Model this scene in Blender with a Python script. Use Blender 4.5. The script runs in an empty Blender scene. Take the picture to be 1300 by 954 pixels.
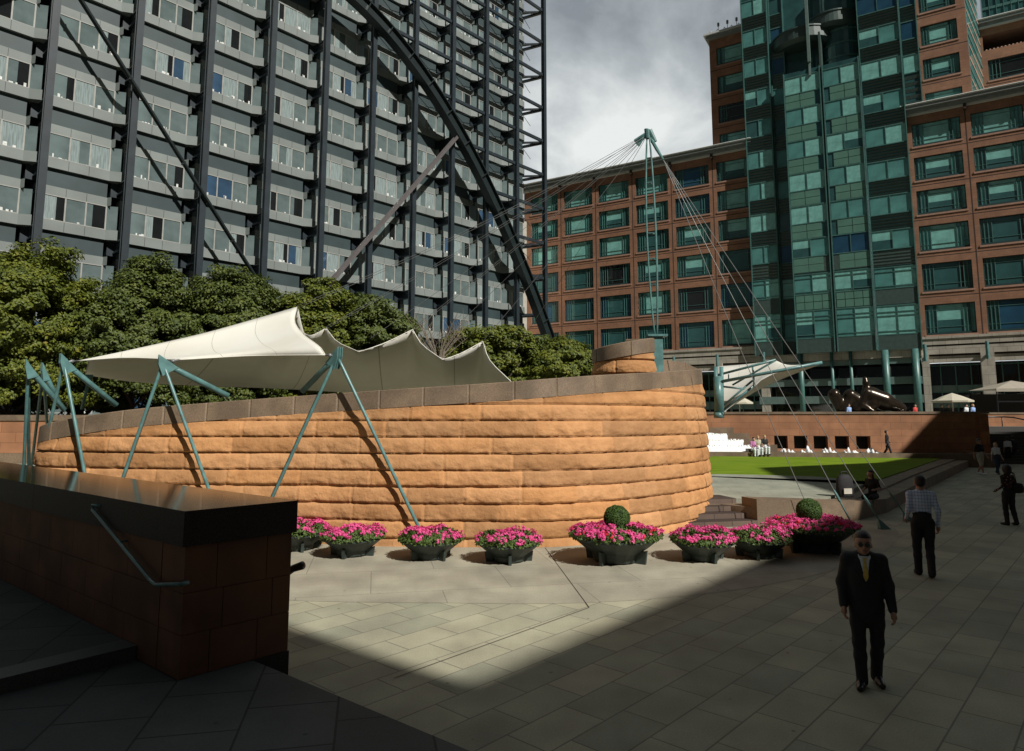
import bpy, math, random
import numpy as np
from mathutils import Vector, Matrix

R = math.radians
S = bpy.context.scene
COL = S.collection
random.seed(7)
rng = np.random.default_rng(11)

# ------------------------------------------------------------------ camera
FPX, PITCH, CX, CY, EYE = 853.0, R(6.75), 650.0, 432.0, 2.9
cd = bpy.data.cameras.new("camera")
cam = bpy.data.objects.new("camera", cd)
COL.objects.link(cam)
cam.location = (0, 0, EYE)
cam.rotation_euler = (R(90) + PITCH, 0, 0)
cd.sensor_width = 36
cd.lens = FPX / 1300 * 36
cd.shift_y = -45 / 1300
cd.clip_end = 2000
cd.clip_start = 0.05
S.camera = cam
S.render.resolution_x, S.render.resolution_y = 1024, 751

# ------------------------------------------------------------------ sky, sun, exposure
SUN = Vector((.72, -.87, 1.0)).normalized()
w = bpy.data.worlds.new("World")
S.world = w
w.use_nodes = True
nt = w.node_tree
nt.nodes.clear()
out = nt.nodes.new("ShaderNodeOutputWorld")
bg = nt.nodes.new("ShaderNodeBackground")
sky = nt.nodes.new("ShaderNodeTexSky")
sky.sky_type = 'NISHITA'
sky.sun_disc = False
sky.sun_elevation = math.asin(SUN.z)
sky.sun_rotation = math.atan2(SUN.x, SUN.y)
tc = nt.nodes.new("ShaderNodeTexCoord")
mp = nt.nodes.new("ShaderNodeMapping")
mp.inputs['Scale'].default_value = (1, 1, 1.5)
mp.inputs['Location'].default_value = (.35, .2, .1)
n1 = nt.nodes.new("ShaderNodeTexNoise")
n1.inputs['Scale'].default_value = 3.0
n1.inputs['Detail'].default_value = 9
n1.inputs['Roughness'].default_value = .55
n1.inputs['Distortion'].default_value = .35
n2 = nt.nodes.new("ShaderNodeTexNoise")
n2.inputs['Scale'].default_value = 1.1
n2.inputs['Detail'].default_value = 5
cr = nt.nodes.new("ShaderNodeValToRGB")          # brightness of the cloud layer
cr.color_ramp.elements[0].position = .38
cr.color_ramp.elements[0].color = (2.5, 2.8, 3.1, 1)
cr.color_ramp.elements[1].position = .64
cr.color_ramp.elements[1].color = (7.6, 7.9, 7.8, 1)
e = cr.color_ramp.elements.new(.5)
e.color = (4.1, 4.5, 4.75, 1)
cv = nt.nodes.new("ShaderNodeValToRGB")          # cloud cover
cv.color_ramp.elements[0].position = .33
cv.color_ramp.elements[1].position = .40
mx = nt.nodes.new("ShaderNodeMixRGB")
nt.links.new(tc.outputs['Generated'], mp.inputs[0])
nt.links.new(mp.outputs[0], n1.inputs['Vector'])
nt.links.new(mp.outputs[0], n2.inputs['Vector'])
nt.links.new(n1.outputs[0], cr.inputs[0])
nt.links.new(n2.outputs[0], cv.inputs[0])
nt.links.new(cv.outputs[0], mx.inputs[0])
nt.links.new(sky.outputs[0], mx.inputs[1])
nt.links.new(cr.outputs[0], mx.inputs[2])
nt.links.new(mx.outputs[0], bg.inputs[0])
bg.inputs[1].default_value = .05
# added gain by direction: sky brighter ahead, dimmed overhead and behind to deepen shade
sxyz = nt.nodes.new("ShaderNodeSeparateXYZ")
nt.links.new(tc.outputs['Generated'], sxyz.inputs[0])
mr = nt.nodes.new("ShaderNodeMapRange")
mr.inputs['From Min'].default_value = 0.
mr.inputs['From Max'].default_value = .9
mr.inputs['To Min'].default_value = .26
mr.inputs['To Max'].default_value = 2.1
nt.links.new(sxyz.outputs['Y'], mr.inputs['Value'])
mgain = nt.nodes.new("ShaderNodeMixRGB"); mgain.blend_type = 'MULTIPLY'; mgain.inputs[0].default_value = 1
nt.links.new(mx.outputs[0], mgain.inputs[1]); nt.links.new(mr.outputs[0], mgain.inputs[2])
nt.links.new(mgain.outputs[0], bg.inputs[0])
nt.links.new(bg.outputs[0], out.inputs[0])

sd = bpy.data.lights.new("sun", 'SUN')
sd.energy = 5.0
sd.angle = R(.42)
sd.color = (1, .96, .89)
sun = bpy.data.objects.new("sun", sd)
sun.rotation_euler = SUN.to_track_quat('Z', 'Y').to_euler()
COL.objects.link(sun)
S.view_settings.view_transform = 'Standard'
S.view_settings.look = 'None'
S.view_settings.gamma = 1
S.view_settings.exposure = .04

# ------------------------------------------------------------------ measuring helpers
_F = np.array([0, math.cos(PITCH), math.sin(PITCH)])
_U = np.array([0, -math.sin(PITCH), math.cos(PITCH)])
def ray(u, v):
    return _F + np.array([(u - CX) / FPX, 0, 0]) - (v - CY) / FPX * _U
def pt(u, v, D):                  # the point seen at photo pixel u,v that lies D metres in front
    r = ray(u, v)
    return Vector((np.array([0, 0, EYE]) + r * D / r[1]).tolist())
def gp(u, v, z=0.):               # the point of the level z seen at u,v
    r = ray(u, v)
    return Vector((np.array([0, 0, EYE]) + r * (z - EYE) / r[2]).tolist())
def zat(v, x, y):
    lo, hi = -5., 200.
    for _ in range(50):
        m = (lo + hi) / 2
        q = np.array([x, y, m - EYE])
        if CY - FPX * (q @ _U) / (q @ _F) > v: lo = m
        else: hi = m
    return lo

# ------------------------------------------------------------------ object helpers
def tag(o, label=None, cat=None, group=None, kind=None):
    if label: o['label'] = label
    if cat: o['category'] = cat
    if group: o['group'] = group
    if kind: o['kind'] = kind
    return o
def empty(name, label, cat, loc=(0, 0, 0), rz=0., group=None):
    o = bpy.data.objects.new(name, None)
    o.empty_display_size = .2
    COL.objects.link(o)
    o.location = loc
    o.rotation_euler = (0, 0, rz)
    return tag(o, label, cat, group)
def link(name, me, parent=None, loc=None, rz=None):
    o = bpy.data.objects.new(name, me)
    COL.objects.link(o)
    if parent: o.parent = parent
    if loc is not None: o.location = loc
    if rz is not None: o.rotation_euler = (0, 0, rz)
    return o
def copy_tree(o, parent=None):
    c = o.copy()
    COL.objects.link(c)
    c.parent = parent
    for ch in list(o.children): copy_tree(ch, c)
    return c

class MB:
    def __init__(s): s.v = []; s.f = []; s.m = []
    def add(s, vs, fs, m=0):
        o = len(s.v)
        s.v += [tuple(map(float, p)) for p in vs]
        s.f += [tuple(i + o for i in f) for f in fs]
        s.m += [m] * len(fs)
        return s
    def box(s, a, b, m=0):
        x0, y0, z0 = [min(p, q) for p, q in zip(a, b)]
        x1, y1, z1 = [max(p, q) for p, q in zip(a, b)]
        return s.add([(x0, y0, z0), (x1, y0, z0), (x1, y1, z0), (x0, y1, z0), (x0, y0, z1), (x1, y0, z1), (x1, y1, z1), (x0, y1, z1)],
                     [(0, 3, 2, 1), (4, 5, 6, 7), (0, 1, 5, 4), (1, 2, 6, 5), (2, 3, 7, 6), (3, 0, 4, 7)], m)
    def prism(s, poly, z0, z1, m=0):          # counter-clockwise polygon; z0/z1 numbers or lists
        n = len(poly)
        a = z0 if isinstance(z0, (list, tuple)) else [z0] * n
        b = z1 if isinstance(z1, (list, tuple)) else [z1] * n
        vs = [(p[0], p[1], a[i]) for i, p in enumerate(poly)] + [(p[0], p[1], b[i]) for i, p in enumerate(poly)]
        fs = [tuple(range(n - 1, -1, -1)), tuple(range(n, 2 * n))]
        fs += [(i, (i + 1) % n, n + (i + 1) % n, n + i) for i in range(n)]
        return s.add(vs, fs, m)
    def strip(s, line, y_th, z0, z1, m=0):    # thick upright strip along a plan polyline, thickness towards +y
        top = [(p[0], p[1]) for p in line]
        back = [(p[0], p[1] + y_th) for p in line][::-1]
        return s.prism(top + back, z0, z1, m)
    def tube(s, pts, r, seg=8, m=0, caps=True):
        pts = [Vector(p) for p in pts]
        n = len(pts)
        rs = r if isinstance(r, (list, tuple)) else [r] * n
        vs = []
        up = None
        for i, p in enumerate(pts):
            d = (pts[min(i + 1, n - 1)] - pts[max(i - 1, 0)]).normalized()
            if up is None:
                up = Vector((0, 0, 1)) if abs(d.z) < .95 else Vector((1, 0, 0))
            a = d.cross(up)
            if a.length < 1e-4: a = d.cross(Vector((0, 1, 0)))
            a.normalize()
            b = a.cross(d).normalized()
            up = b
            for k in range(seg):
                t = 2 * math.pi * k / seg
                vs.append(p + (a * math.cos(t) + b * math.sin(t)) * rs[i])
        fs = []
        for i in range(n - 1):
            for k in range(seg):
                k2 = (k + 1) % seg
                fs.append((i * seg + k, i * seg + k2, (i + 1) * seg + k2, (i + 1) * seg + k))
        if caps:
            fs.append(tuple(range(seg - 1, -1, -1)))
            fs.append(tuple((n - 1) * seg + k for k in range(seg)))
        return s.add(vs, fs, m)
    def beam(s, p, q, w_, h_, m=0):           # rectangular bar from p to q
        p, q = Vector(p), Vector(q)
        d = (q - p).normalized()
        a = d.cross(Vector((0, 0, 1)))
        if a.length < 1e-3: a = Vector((1, 0, 0))
        a.normalize()
        b = a.cross(d).normalized()
        vs = []
        for c in (p, q):
            for i, j in ((-1, -1), (1, -1), (1, 1), (-1, 1)):
                vs.append(c + a * i * w_ / 2 + b * j * h_ / 2)
        return s.add(vs, [(0, 1, 2, 3), (7, 6, 5, 4), (0, 4, 5, 1), (1, 5, 6, 2), (2, 6, 7, 3), (3, 7, 4, 0)], m)
    def lathe(s, prof, c=(0, 0, 0), seg=24, m=0, rot=0., cap=True):
        n = len(prof)
        vs = []
        for r, z in prof:
            for k in range(seg):
                t = 2 * math.pi * k / seg + rot
                vs.append((c[0] + r * math.cos(t), c[1] + r * math.sin(t), c[2] + z))
        fs = []
        for i in range(n - 1):
            for k in range(seg):
                k2 = (k + 1) % seg
                fs.append((i * seg + k, i * seg + k2, (i + 1) * seg + k2, (i + 1) * seg + k))
        if cap:
            fs.append(tuple(range(seg - 1, -1, -1)))
            fs.append(tuple((n - 1) * seg + k for k in range(seg)))
        return s.add(vs, fs, m)
    def mesh(s, name, mats, smooth=False):
        me = bpy.data.meshes.new(name)
        me.from_pydata(s.v, [], s.f)
        for m in (mats if isinstance(mats, (list, tuple)) else [mats]): me.materials.append(m)
        me.polygons.foreach_set('material_index', s.m)
        if smooth:
            me.polygons.foreach_set('use_smooth', [True] * len(s.f))
        me.update()
        return me
    def build(s, name, mats, parent=None, smooth=False, loc=None, rz=None):
        return link(name, s.mesh(name, mats, smooth), parent, loc, rz)

def fast_mesh(name, verts, quads, mats, mi=None, smooth=False):
    me = bpy.data.meshes.new(name)
    nv, nf = len(verts), len(quads)
    k = quads.shape[1]
    me.vertices.add(nv)
    me.vertices.foreach_set('co', np.asarray(verts, dtype=np.float32).ravel())
    me.loops.add(nf * k)
    me.loops.foreach_set('vertex_index', np.asarray(quads, dtype=np.int32).ravel())
    me.polygons.add(nf)
    me.polygons.foreach_set('loop_start', np.arange(0, nf * k, k, dtype=np.int32))
    me.polygons.foreach_set('loop_total', np.full(nf, k, dtype=np.int32))
    for m in (mats if isinstance(mats, (list, tuple)) else [mats]): me.materials.append(m)
    if mi is not None: me.polygons.foreach_set('material_index', np.asarray(mi, dtype=np.int32))
    me.polygons.foreach_set('use_smooth', np.full(nf, smooth, dtype=bool))
    me.update(calc_edges=True)
    me.validate()
    return me

# ------------------------------------------------------------------ materials
def mat(name, col, rough=.7, metal=0., var=.12, vs=3., bump=0., bs=20., spec=.5, coat=0., trans=0., stain=0., ss=.6, coord='Object'):
    m = bpy.data.materials.new(name)
    m.use_nodes = True
    t = m.node_tree
    b = t.nodes['Principled BSDF']
    b.inputs['Roughness'].default_value = rough
    b.inputs['Metallic'].default_value = metal
    b.inputs['Specular IOR Level'].default_value = spec
    b.inputs['Coat Weight'].default_value = coat
    b.inputs['Coat Roughness'].default_value = .03
    tc_ = t.nodes.new("ShaderNodeTexCoord")
    n = t.nodes.new("ShaderNodeTexNoise")
    n.inputs['Scale'].default_value = vs
    n.inputs['Detail'].default_value = 6
    t.links.new(tc_.outputs[coord], n.inputs['Vector'])
    r = t.nodes.new("ShaderNodeValToRGB")
    c = list(col)
    r.color_ramp.elements[0].color = (*[x * (1 - var) for x in c], 1)
    r.color_ramp.elements[1].color = (*[min(1, x * (1 + var)) for x in c], 1)
    r.color_ramp.elements[0].position = .3
    r.color_ramp.elements[1].position = .7
    t.links.new(n.outputs[0], r.inputs[0])
    last = r.outputs[0]
    if stain:
        n3 = t.nodes.new("ShaderNodeTexNoise")
        n3.inputs['Scale'].default_value = ss
        n3.inputs['Detail'].default_value = 8
        t.links.new(tc_.outputs[coord], n3.inputs['Vector'])
        r3 = t.nodes.new("ShaderNodeValToRGB")
        r3.color_ramp.elements[0].position = .42
        r3.color_ramp.elements[1].position = .62
        r3.color_ramp.elements[0].color = (1 - stain,) * 3 + (1,)
        r3.color_ramp.elements[1].color = (1, 1, 1, 1)
        t.links.new(n3.outputs[0], r3.inputs[0])
        mm = t.nodes.new("ShaderNodeMixRGB")
        mm.blend_type = 'MULTIPLY'
        mm.inputs[0].default_value = 1
        t.links.new(last, mm.inputs[1])
        t.links.new(r3.outputs[0], mm.inputs[2])
        last = mm.outputs[0]
    t.links.new(last, b.inputs['Base Color'])
    if bump:
        n4 = t.nodes.new("ShaderNodeTexNoise")
        n4.inputs['Scale'].default_value = bs
        n4.inputs['Detail'].default_value = 7
        t.links.new(tc_.outputs[coord], n4.inputs['Vector'])
        bp = t.nodes.new("ShaderNodeBump")
        bp.inputs['Strength'].default_value = bump
        bp.inputs['Distance'].default_value = .03
        t.links.new(n4.outputs[0], bp.inputs['Height'])
        t.links.new(bp.outputs[0], b.inputs['Normal'])
    if trans:
        tr = t.nodes.new("ShaderNodeBsdfTranslucent")
        t.links.new(last, tr.inputs[0])
        ms = t.nodes.new("ShaderNodeMixShader")
        ms.inputs[0].default_value = trans
        t.links.new(b.outputs[0], ms.inputs[1])
        t.links.new(tr.outputs[0], ms.inputs[2])
        t.links.new(ms.outputs[0], t.nodes['Material Output'].inputs[0])
    m['out'] = 1
    return m

def brick_mat(name, c1, c2, mortar, bw, bh, rz=0., msize=.01, rough=.8, bump=.3, axis='XY', off=.5, noise=.15, spec=.4, seed=0.):
    """stone slabs or blocks; axis gives the two object axes the pattern lies in"""
    m = bpy.data.materials.new(name)
    m.use_nodes = True
    t = m.node_tree
    b = t.nodes['Principled BSDF']
    b.inputs['Roughness'].default_value = rough
    b.inputs['Specular IOR Level'].default_value = spec
    tc_ = t.nodes.new("ShaderNodeTexCoord")
    sx = t.nodes.new("ShaderNodeSeparateXYZ")
    cb = t.nodes.new("ShaderNodeCombineXYZ")
    t.links.new(tc_.outputs['Object'], sx.inputs[0])
    for k, a in enumerate(axis): t.links.new(sx.outputs[a], cb.inputs[k])
    mp_ = t.nodes.new("ShaderNodeMapping")
    mp_.inputs['Rotation'].default_value = (0, 0, rz)
    mp_.inputs['Location'].default_value = (seed, seed * .7, 0)
    t.links.new(cb.outputs[0], mp_.inputs[0])
    br = t.nodes.new("ShaderNodeTexBrick")
    br.offset = off
    br.inputs['Color1'].default_value = (*c1, 1)
    br.inputs['Color2'].default_value = (*c2, 1)
    br.inputs['Mortar'].default_value = (*mortar, 1)
    br.inputs['Scale'].default_value = 1
    br.inputs['Mortar Size'].default_value = msize
    br.inputs['Mortar Smooth'].default_value = .3
    br.inputs['Brick Width'].default_value = bw
    br.inputs['Row Height'].default_value = bh
    t.links.new(mp_.outputs[0], br.inputs['Vector'])
    n = t.nodes.new("ShaderNodeTexNoise")
    n.inputs['Scale'].default_value = 1.3
    n.inputs['Detail'].default_value = 9
    t.links.new(tc_.outputs['Object'], n.inputs['Vector'])
    r = t.nodes.new("ShaderNodeValToRGB")
    r.color_ramp.elements[0].position = .3
    r.color_ramp.elements[1].position = .7
    r.color_ramp.elements[0].color = (1 - noise,) * 3 + (1,)
    r.color_ramp.elements[1].color = (1 + noise * .6,) * 3 + (1,)
    t.links.new(n.outputs[0], r.inputs[0])
    n5 = t.nodes.new("ShaderNodeTexNoise")
    n5.inputs['Scale'].default_value = 55
    n5.inputs['Detail'].default_value = 3
    t.links.new(tc_.outputs['Object'], n5.inputs['Vector'])
    r5 = t.nodes.new("ShaderNodeValToRGB")
    r5.color_ramp.elements[0].position = .3
    r5.color_ramp.elements[1].position = .7
    r5.color_ramp.elements[0].color = (.86,) * 3 + (1,)
    r5.color_ramp.elements[1].color = (1.1,) * 3 + (1,)
    t.links.new(n5.outputs[0], r5.inputs[0])
    mm = t.nodes.new("ShaderNodeMixRGB"); mm.blend_type = 'MULTIPLY'; mm.inputs[0].default_value = 1
    m2 = t.nodes.new("ShaderNodeMixRGB"); m2.blend_type = 'MULTIPLY'; m2.inputs[0].default_value = 1
    t.links.new(br.outputs[0], mm.inputs[1]); t.links.new(r.outputs[0], mm.inputs[2])
    t.links.new(mm.outputs[0], m2.inputs[1]); t.links.new(r5.outputs[0], m2.inputs[2])
    vo = t.nodes.new("ShaderNodeTexVoronoi"); vo.inputs['Scale'].default_value = 1.9
    t.links.new(tc_.outputs['Object'], vo.inputs['Vector'])
    rv = t.nodes.new("ShaderNodeValToRGB")
    rv.color_ramp.elements[0].position = .035; rv.color_ramp.elements[0].color = (.55, .55, .55, 1)
    rv.color_ramp.elements[1].position = .055; rv.color_ramp.elements[1].color = (1, 1, 1, 1)
    t.links.new(vo.outputs['Distance'], rv.inputs[0])
    n6 = t.nodes.new("ShaderNodeTexNoise"); n6.inputs['Scale'].default_value = .33; n6.inputs['Detail'].default_value = 12; n6.inputs['Roughness'].default_value = .7
    t.links.new(tc_.outputs['Object'], n6.inputs['Vector'])
    r6 = t.nodes.new("ShaderNodeValToRGB")
    r6.color_ramp.elements[0].position = .40; r6.color_ramp.elements[0].color = (.88, .87, .86, 1)
    r6.color_ramp.elements[1].position = .58; r6.color_ramp.elements[1].color = (1.04, 1.04, 1.02, 1)
    t.links.new(n6.outputs[0], r6.inputs[0])
    m3 = t.nodes.new("ShaderNodeMixRGB"); m3.blend_type = 'MULTIPLY'; m3.inputs[0].default_value = 1
    m4 = t.nodes.new("ShaderNodeMixRGB"); m4.blend_type = 'MULTIPLY'; m4.inputs[0].default_value = 1
    t.links.new(m2.outputs[0], m3.inputs[1]); t.links.new(rv.outputs[0], m3.inputs[2])
    t.links.new(m3.outputs[0], m4.inputs[1]); t.links.new(r6.outputs[0], m4.inputs[2])
    t.links.new(m4.outputs[0], b.inputs['Base Color'])
    bp = t.nodes.new("ShaderNodeBump")
    bp.inputs['Strength'].default_value = bump
    bp.inputs['Distance'].default_value = .01
    bp.invert = True
    t.links.new(br.outputs['Fac'], bp.inputs['Height'])
    t.links.new(bp.outputs[0], b.inputs['Normal'])
    return m

M = {}
M['steel'] = mat('dark_blue_steel', (.018, .027, .034), .42, .0, .2, 1.5, bump=.05)
M['arch'] = mat('black_green_steel', (.012, .02, .021), .38, 0, .2, 1.)
M['palebar'] = mat('grey_brown_bar', (.10, .09, .09), .45)
M['panel'] = mat('pale_grey_cladding', (.195, .222, .212), .6, 0, .07, .4, stain=.16, ss=.35)
M['dpanel'] = mat('dark_green_grey_panel', (.034, .056, .06), .5, 0, .1, .5, stain=.15)
M['recess'] = mat('dark_recess', (.018, .022, .022), .7)
M['frame'] = mat('pale_window_frame', (.30, .30, .275), .5)
def glass(name, c, metal, rough=.04, vs=.8, var=.25):
    m = mat(name, c, rough, metal, var, vs, spec=.8)
    t = m.node_tree
    b = t.nodes['Principled BSDF']
    tc_ = t.nodes.new("ShaderNodeTexCoord")
    n = t.nodes.new("ShaderNodeTexNoise"); n.inputs['Scale'].default_value = .45; n.inputs['Detail'].default_value = 1
    t.links.new(tc_.outputs['Object'], n.inputs['Vector'])
    bp = t.nodes.new("ShaderNodeBump"); bp.inputs['Strength'].default_value = .05; bp.inputs['Distance'].default_value = .1
    t.links.new(n.outputs[0], bp.inputs['Height']); t.links.new(bp.outputs[0], b.inputs['Normal'])
    return m
def folded(m, sc=(9, 9, .5)):
    t = m.node_tree
    n = [q for q in t.nodes if q.type == 'TEX_NOISE'][0]; c = [q for q in t.nodes if q.type == 'TEX_COORD'][0]
    k = t.nodes.new("ShaderNodeMapping"); k.inputs['Scale'].default_value = sc
    t.links.new(c.outputs['Object'], k.inputs[0]); t.links.new(k.outputs[0], n.inputs['Vector'])
    return m
M['gl'] = glass('grey_green_glass', (.17, .225, .225), .3)
M['gl_blind'] = glass('glass_over_pale_curtain', (.27, .33, .33), .15, .08, 2.5, .3)
folded(M['gl_blind'])
M['gl_dark'] = glass('dark_open_glass', (.012, .014, .014), .0)
M['gl_blue'] = glass('painted_reflection_glass', (.05, .10, .17), .25)  # bluish sky reflection put into the pane colour
M['white'] = mat('white_papers', (.6, .62, .6), .7, 0, .3, 6)
M['tg'] = glass('teal_glass', (.11, .31, .285), .25)
M['tg2'] = glass('teal_glass_dark', (.04, .115, .115), .25)
M['tg3'] = glass('teal_glass_pale_blind', (.21, .48, .43), .12, .1, 1.6, .22)
M['tgb'] = glass('teal_blue_glass', (.03, .1, .17), .4)
M['tframe'] = mat('dark_teal_frame', (.018, .05, .05), .45, 0, .15)
M['tmull'] = mat('teal_mullion', (.06, .15, .135), .4, 0, .15)
M['tpanel'] = mat('pale_green_spandrel', (.09, .205, .16), .35, 0, .12, .6, spec=.7)
M['tlouv'] = mat('dark_green_louvre', (.045, .075, .068), .5, 0, .15)
M['tsteel'] = mat('grey_green_painted_steel', (.12, .18, .165), .45)
M['brick'] = mat('red_brick', (.25, .12, .068), .85, 0, .07, 1.2, stain=.1, ss=.15)
M['brick'] = brick_mat('red_brick_cladding', (.31, .158, .095), (.275, .138, .083), (.18, .11, .08), .9, .3, axis='XZ', msize=.012, noise=.14, bump=.1)
M['sill'] = mat('buff_stone_sill', (.34, .2, .145), .8)
M['joint'] = mat('dark_joint', (.045, .03, .025), .9)
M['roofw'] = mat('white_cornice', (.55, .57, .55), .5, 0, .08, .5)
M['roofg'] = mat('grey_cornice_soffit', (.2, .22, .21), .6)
M['stone'] = brick_mat('pale_portland_stone', (.42, .39, .33), (.38, .35, .3), (.2, .18, .15), 1.1, .9, axis='XZ', msize=.02, bump=.2)
M['sand'] = None
M['granite'] = mat('brown_granite', (.21, .15, .098), .6, 0, .32, 45, stain=.32, ss=1.3, bump=.06, bs=60)
M['polgran'] = mat('polished_black_granite', (.014, .011, .009), .10, 0, .5, 60, spec=.3)
M['dkgran'] = mat('speckled_dark_granite', (.03, .024, .022), .6, 0, .75, 70, spec=.25)
M['teal'] = mat('teal_painted_steel', (.11, .235, .23), .35, 0, .12, 4, stain=.25, ss=5)
M['cable'] = mat('galvanised_cable', (.20, .21, .21), .4, .2)
M['planter'] = mat('dark_green_cast_iron', (.028, .04, .034), .5, 0, .25, 6, bump=.2, bs=25)
M['soil'] = mat('soil', (.03, .02, .015), .95)
M['leaf'] = mat('planter_leaf', (.075, .125, .022), .55, 0, .4, 25, trans=.25)
M['pink'] = mat('pink_petal', (.85, .10, .33), .6, 0, .25, 14, trans=.3)
M['red'] = mat('red_petal', (.7, .03, .05), .6, 0, .2, 14, trans=.3)
M['box'] = mat('boxwood_leaf', (.06, .115, .018), .6, 0, .4, 18, trans=.2)
M['bark'] = mat('bark', (.07, .055, .042), .9, 0, .3, 6, bump=.5, bs=14)
M['twig'] = mat('pale_bare_twig', (.19, .16, .125), .85)
M['bronze'] = mat('polished_brown_bronze', (.035, .026, .018), .25, .6, .3, 1.2)
M['foam'] = mat('white_foaming_water', (.78, .8, .8), .35, 0, .1, 9, bump=.9, bs=12)
M['water'] = mat('dark_channel_water', (.02, .022, .02), .08, 0, .3, 3, bump=.3, bs=6)
M['black'] = mat('black_metal', (.012, .013, .015), .35)
M['cream'] = mat('cream_cladding', (.5, .47, .4), .7)
M['umb'] = mat('ivory_parasol_cloth', (.62, .58, .47), .8, 0, .05, trans=.25)
M['umb2'] = mat('beige_awning_cloth', (.42, .38, .31), .8, 0, .06, trans=.2)

def tree_mat(name, c1, c2, c3):
    m = bpy.data.materials.new(name); m.use_nodes = True
    t = m.node_tree; b = t.nodes['Principled BSDF']
    b.inputs['Roughness'].default_value = .55
    tc_ = t.nodes.new("ShaderNodeTexCoord")
    n = t.nodes.new("ShaderNodeTexNoise"); n.inputs['Scale'].default_value = 1.7; n.inputs['Detail'].default_value = 10; n.inputs['Roughness'].default_value = .75
    t.links.new(tc_.outputs['Object'], n.inputs['Vector'])
    r = t.nodes.new("ShaderNodeValToRGB")
    r.color_ramp.elements[0].position = .38; r.color_ramp.elements[0].color = (*c1, 1)
    r.color_ramp.elements[1].position = .6; r.color_ramp.elements[1].color = (*c2, 1)
    e_ = r.color_ramp.elements.new(.72); e_.color = (*c3, 1)
    t.links.new(n.outputs[0], r.inputs[0]); t.links.new(r.outputs[0], b.inputs['Base Color'])
    tr = t.nodes.new("ShaderNodeBsdfTranslucent"); t.links.new(r.outputs[0], tr.inputs[0])
    ms = t.nodes.new("ShaderNodeMixShader"); ms.inputs[0].default_value = .25
    t.links.new(b.outputs[0], ms.inputs[1]); t.links.new(tr.outputs[0], ms.inputs[2])
    t.links.new(ms.outputs[0], t.nodes['Material Output'].inputs[0])
    return m
M['tree_y'] = tree_mat('yellow_green_leaves', (.05, .08, .01), (.17, .19, .014), (.3, .18, .025))
M['tree_g'] = tree_mat('mid_green_leaves', (.045, .072, .013), (.115, .145, .022), (.2, .15, .024))

# paving
RZ = R(47.5)
M['flag'] = brick_mat('grey_green_flagstones', (.42, .395, .285), (.30, .305, .23), (.19, .18, .14), .86, .5, rz=-RZ, msize=.010, off=.37, noise=.16)
M['band'] = brick_mat('buff_granite_setts', (.365, .34, .265), (.335, .315, .245), (.2, .185, .15), 2.4, 1.7, rz=-.2, msize=.008, noise=.2, bump=.15)
M['terr'] = brick_mat('pale_terrace_slabs', (.30, .31, .25), (.26, .27, .22), (.17, .17, .14), 1.0, .6, rz=.1, msize=.01)
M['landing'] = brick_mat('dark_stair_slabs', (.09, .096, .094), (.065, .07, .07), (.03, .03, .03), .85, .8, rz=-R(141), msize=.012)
M['nosing'] = mat('flecked_grey_granite_nosing', (.075, .08, .078), .6, 0, .5, 90)
M['grass'] = None
def grass_mat():
    m = bpy.data.materials.new('mown_lawn'); m.use_nodes = True
    t = m.node_tree; b = t.nodes['Principled BSDF']; b.inputs['Roughness'].default_value = .9
    b.inputs['Specular IOR Level'].default_value = .1
    tc_ = t.nodes.new("ShaderNodeTexCoord")
    n = t.nodes.new("ShaderNodeTexNoise"); n.inputs['Scale'].default_value = 1.2; n.inputs['Detail'].default_value = 12; n.inputs['Roughness'].default_value = .7
    mp_ = t.nodes.new("ShaderNodeMapping"); mp_.inputs['Rotation'].default_value = (0, 0, -R(65)); mp_.inputs['Scale'].default_value = (.5, 2.2, 1)
    t.links.new(tc_.outputs['Object'], mp_.inputs[0]); t.links.new(mp_.outputs[0], n.inputs['Vector'])
    r = t.nodes.new("ShaderNodeValToRGB")
    r.color_ramp.elements[0].position = .33; r.color_ramp.elements[0].color = (.08, .15, .006, 1)
    r.color_ramp.elements[1].position = .68; r.color_ramp.elements[1].color = (.19, .26, .018, 1)
    t.links.new(n.outputs[0], r.inputs[0]); t.links.new(r.outputs[0], b.inputs['Base Color'])
    return m
M['grass'] = grass_mat()
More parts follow.
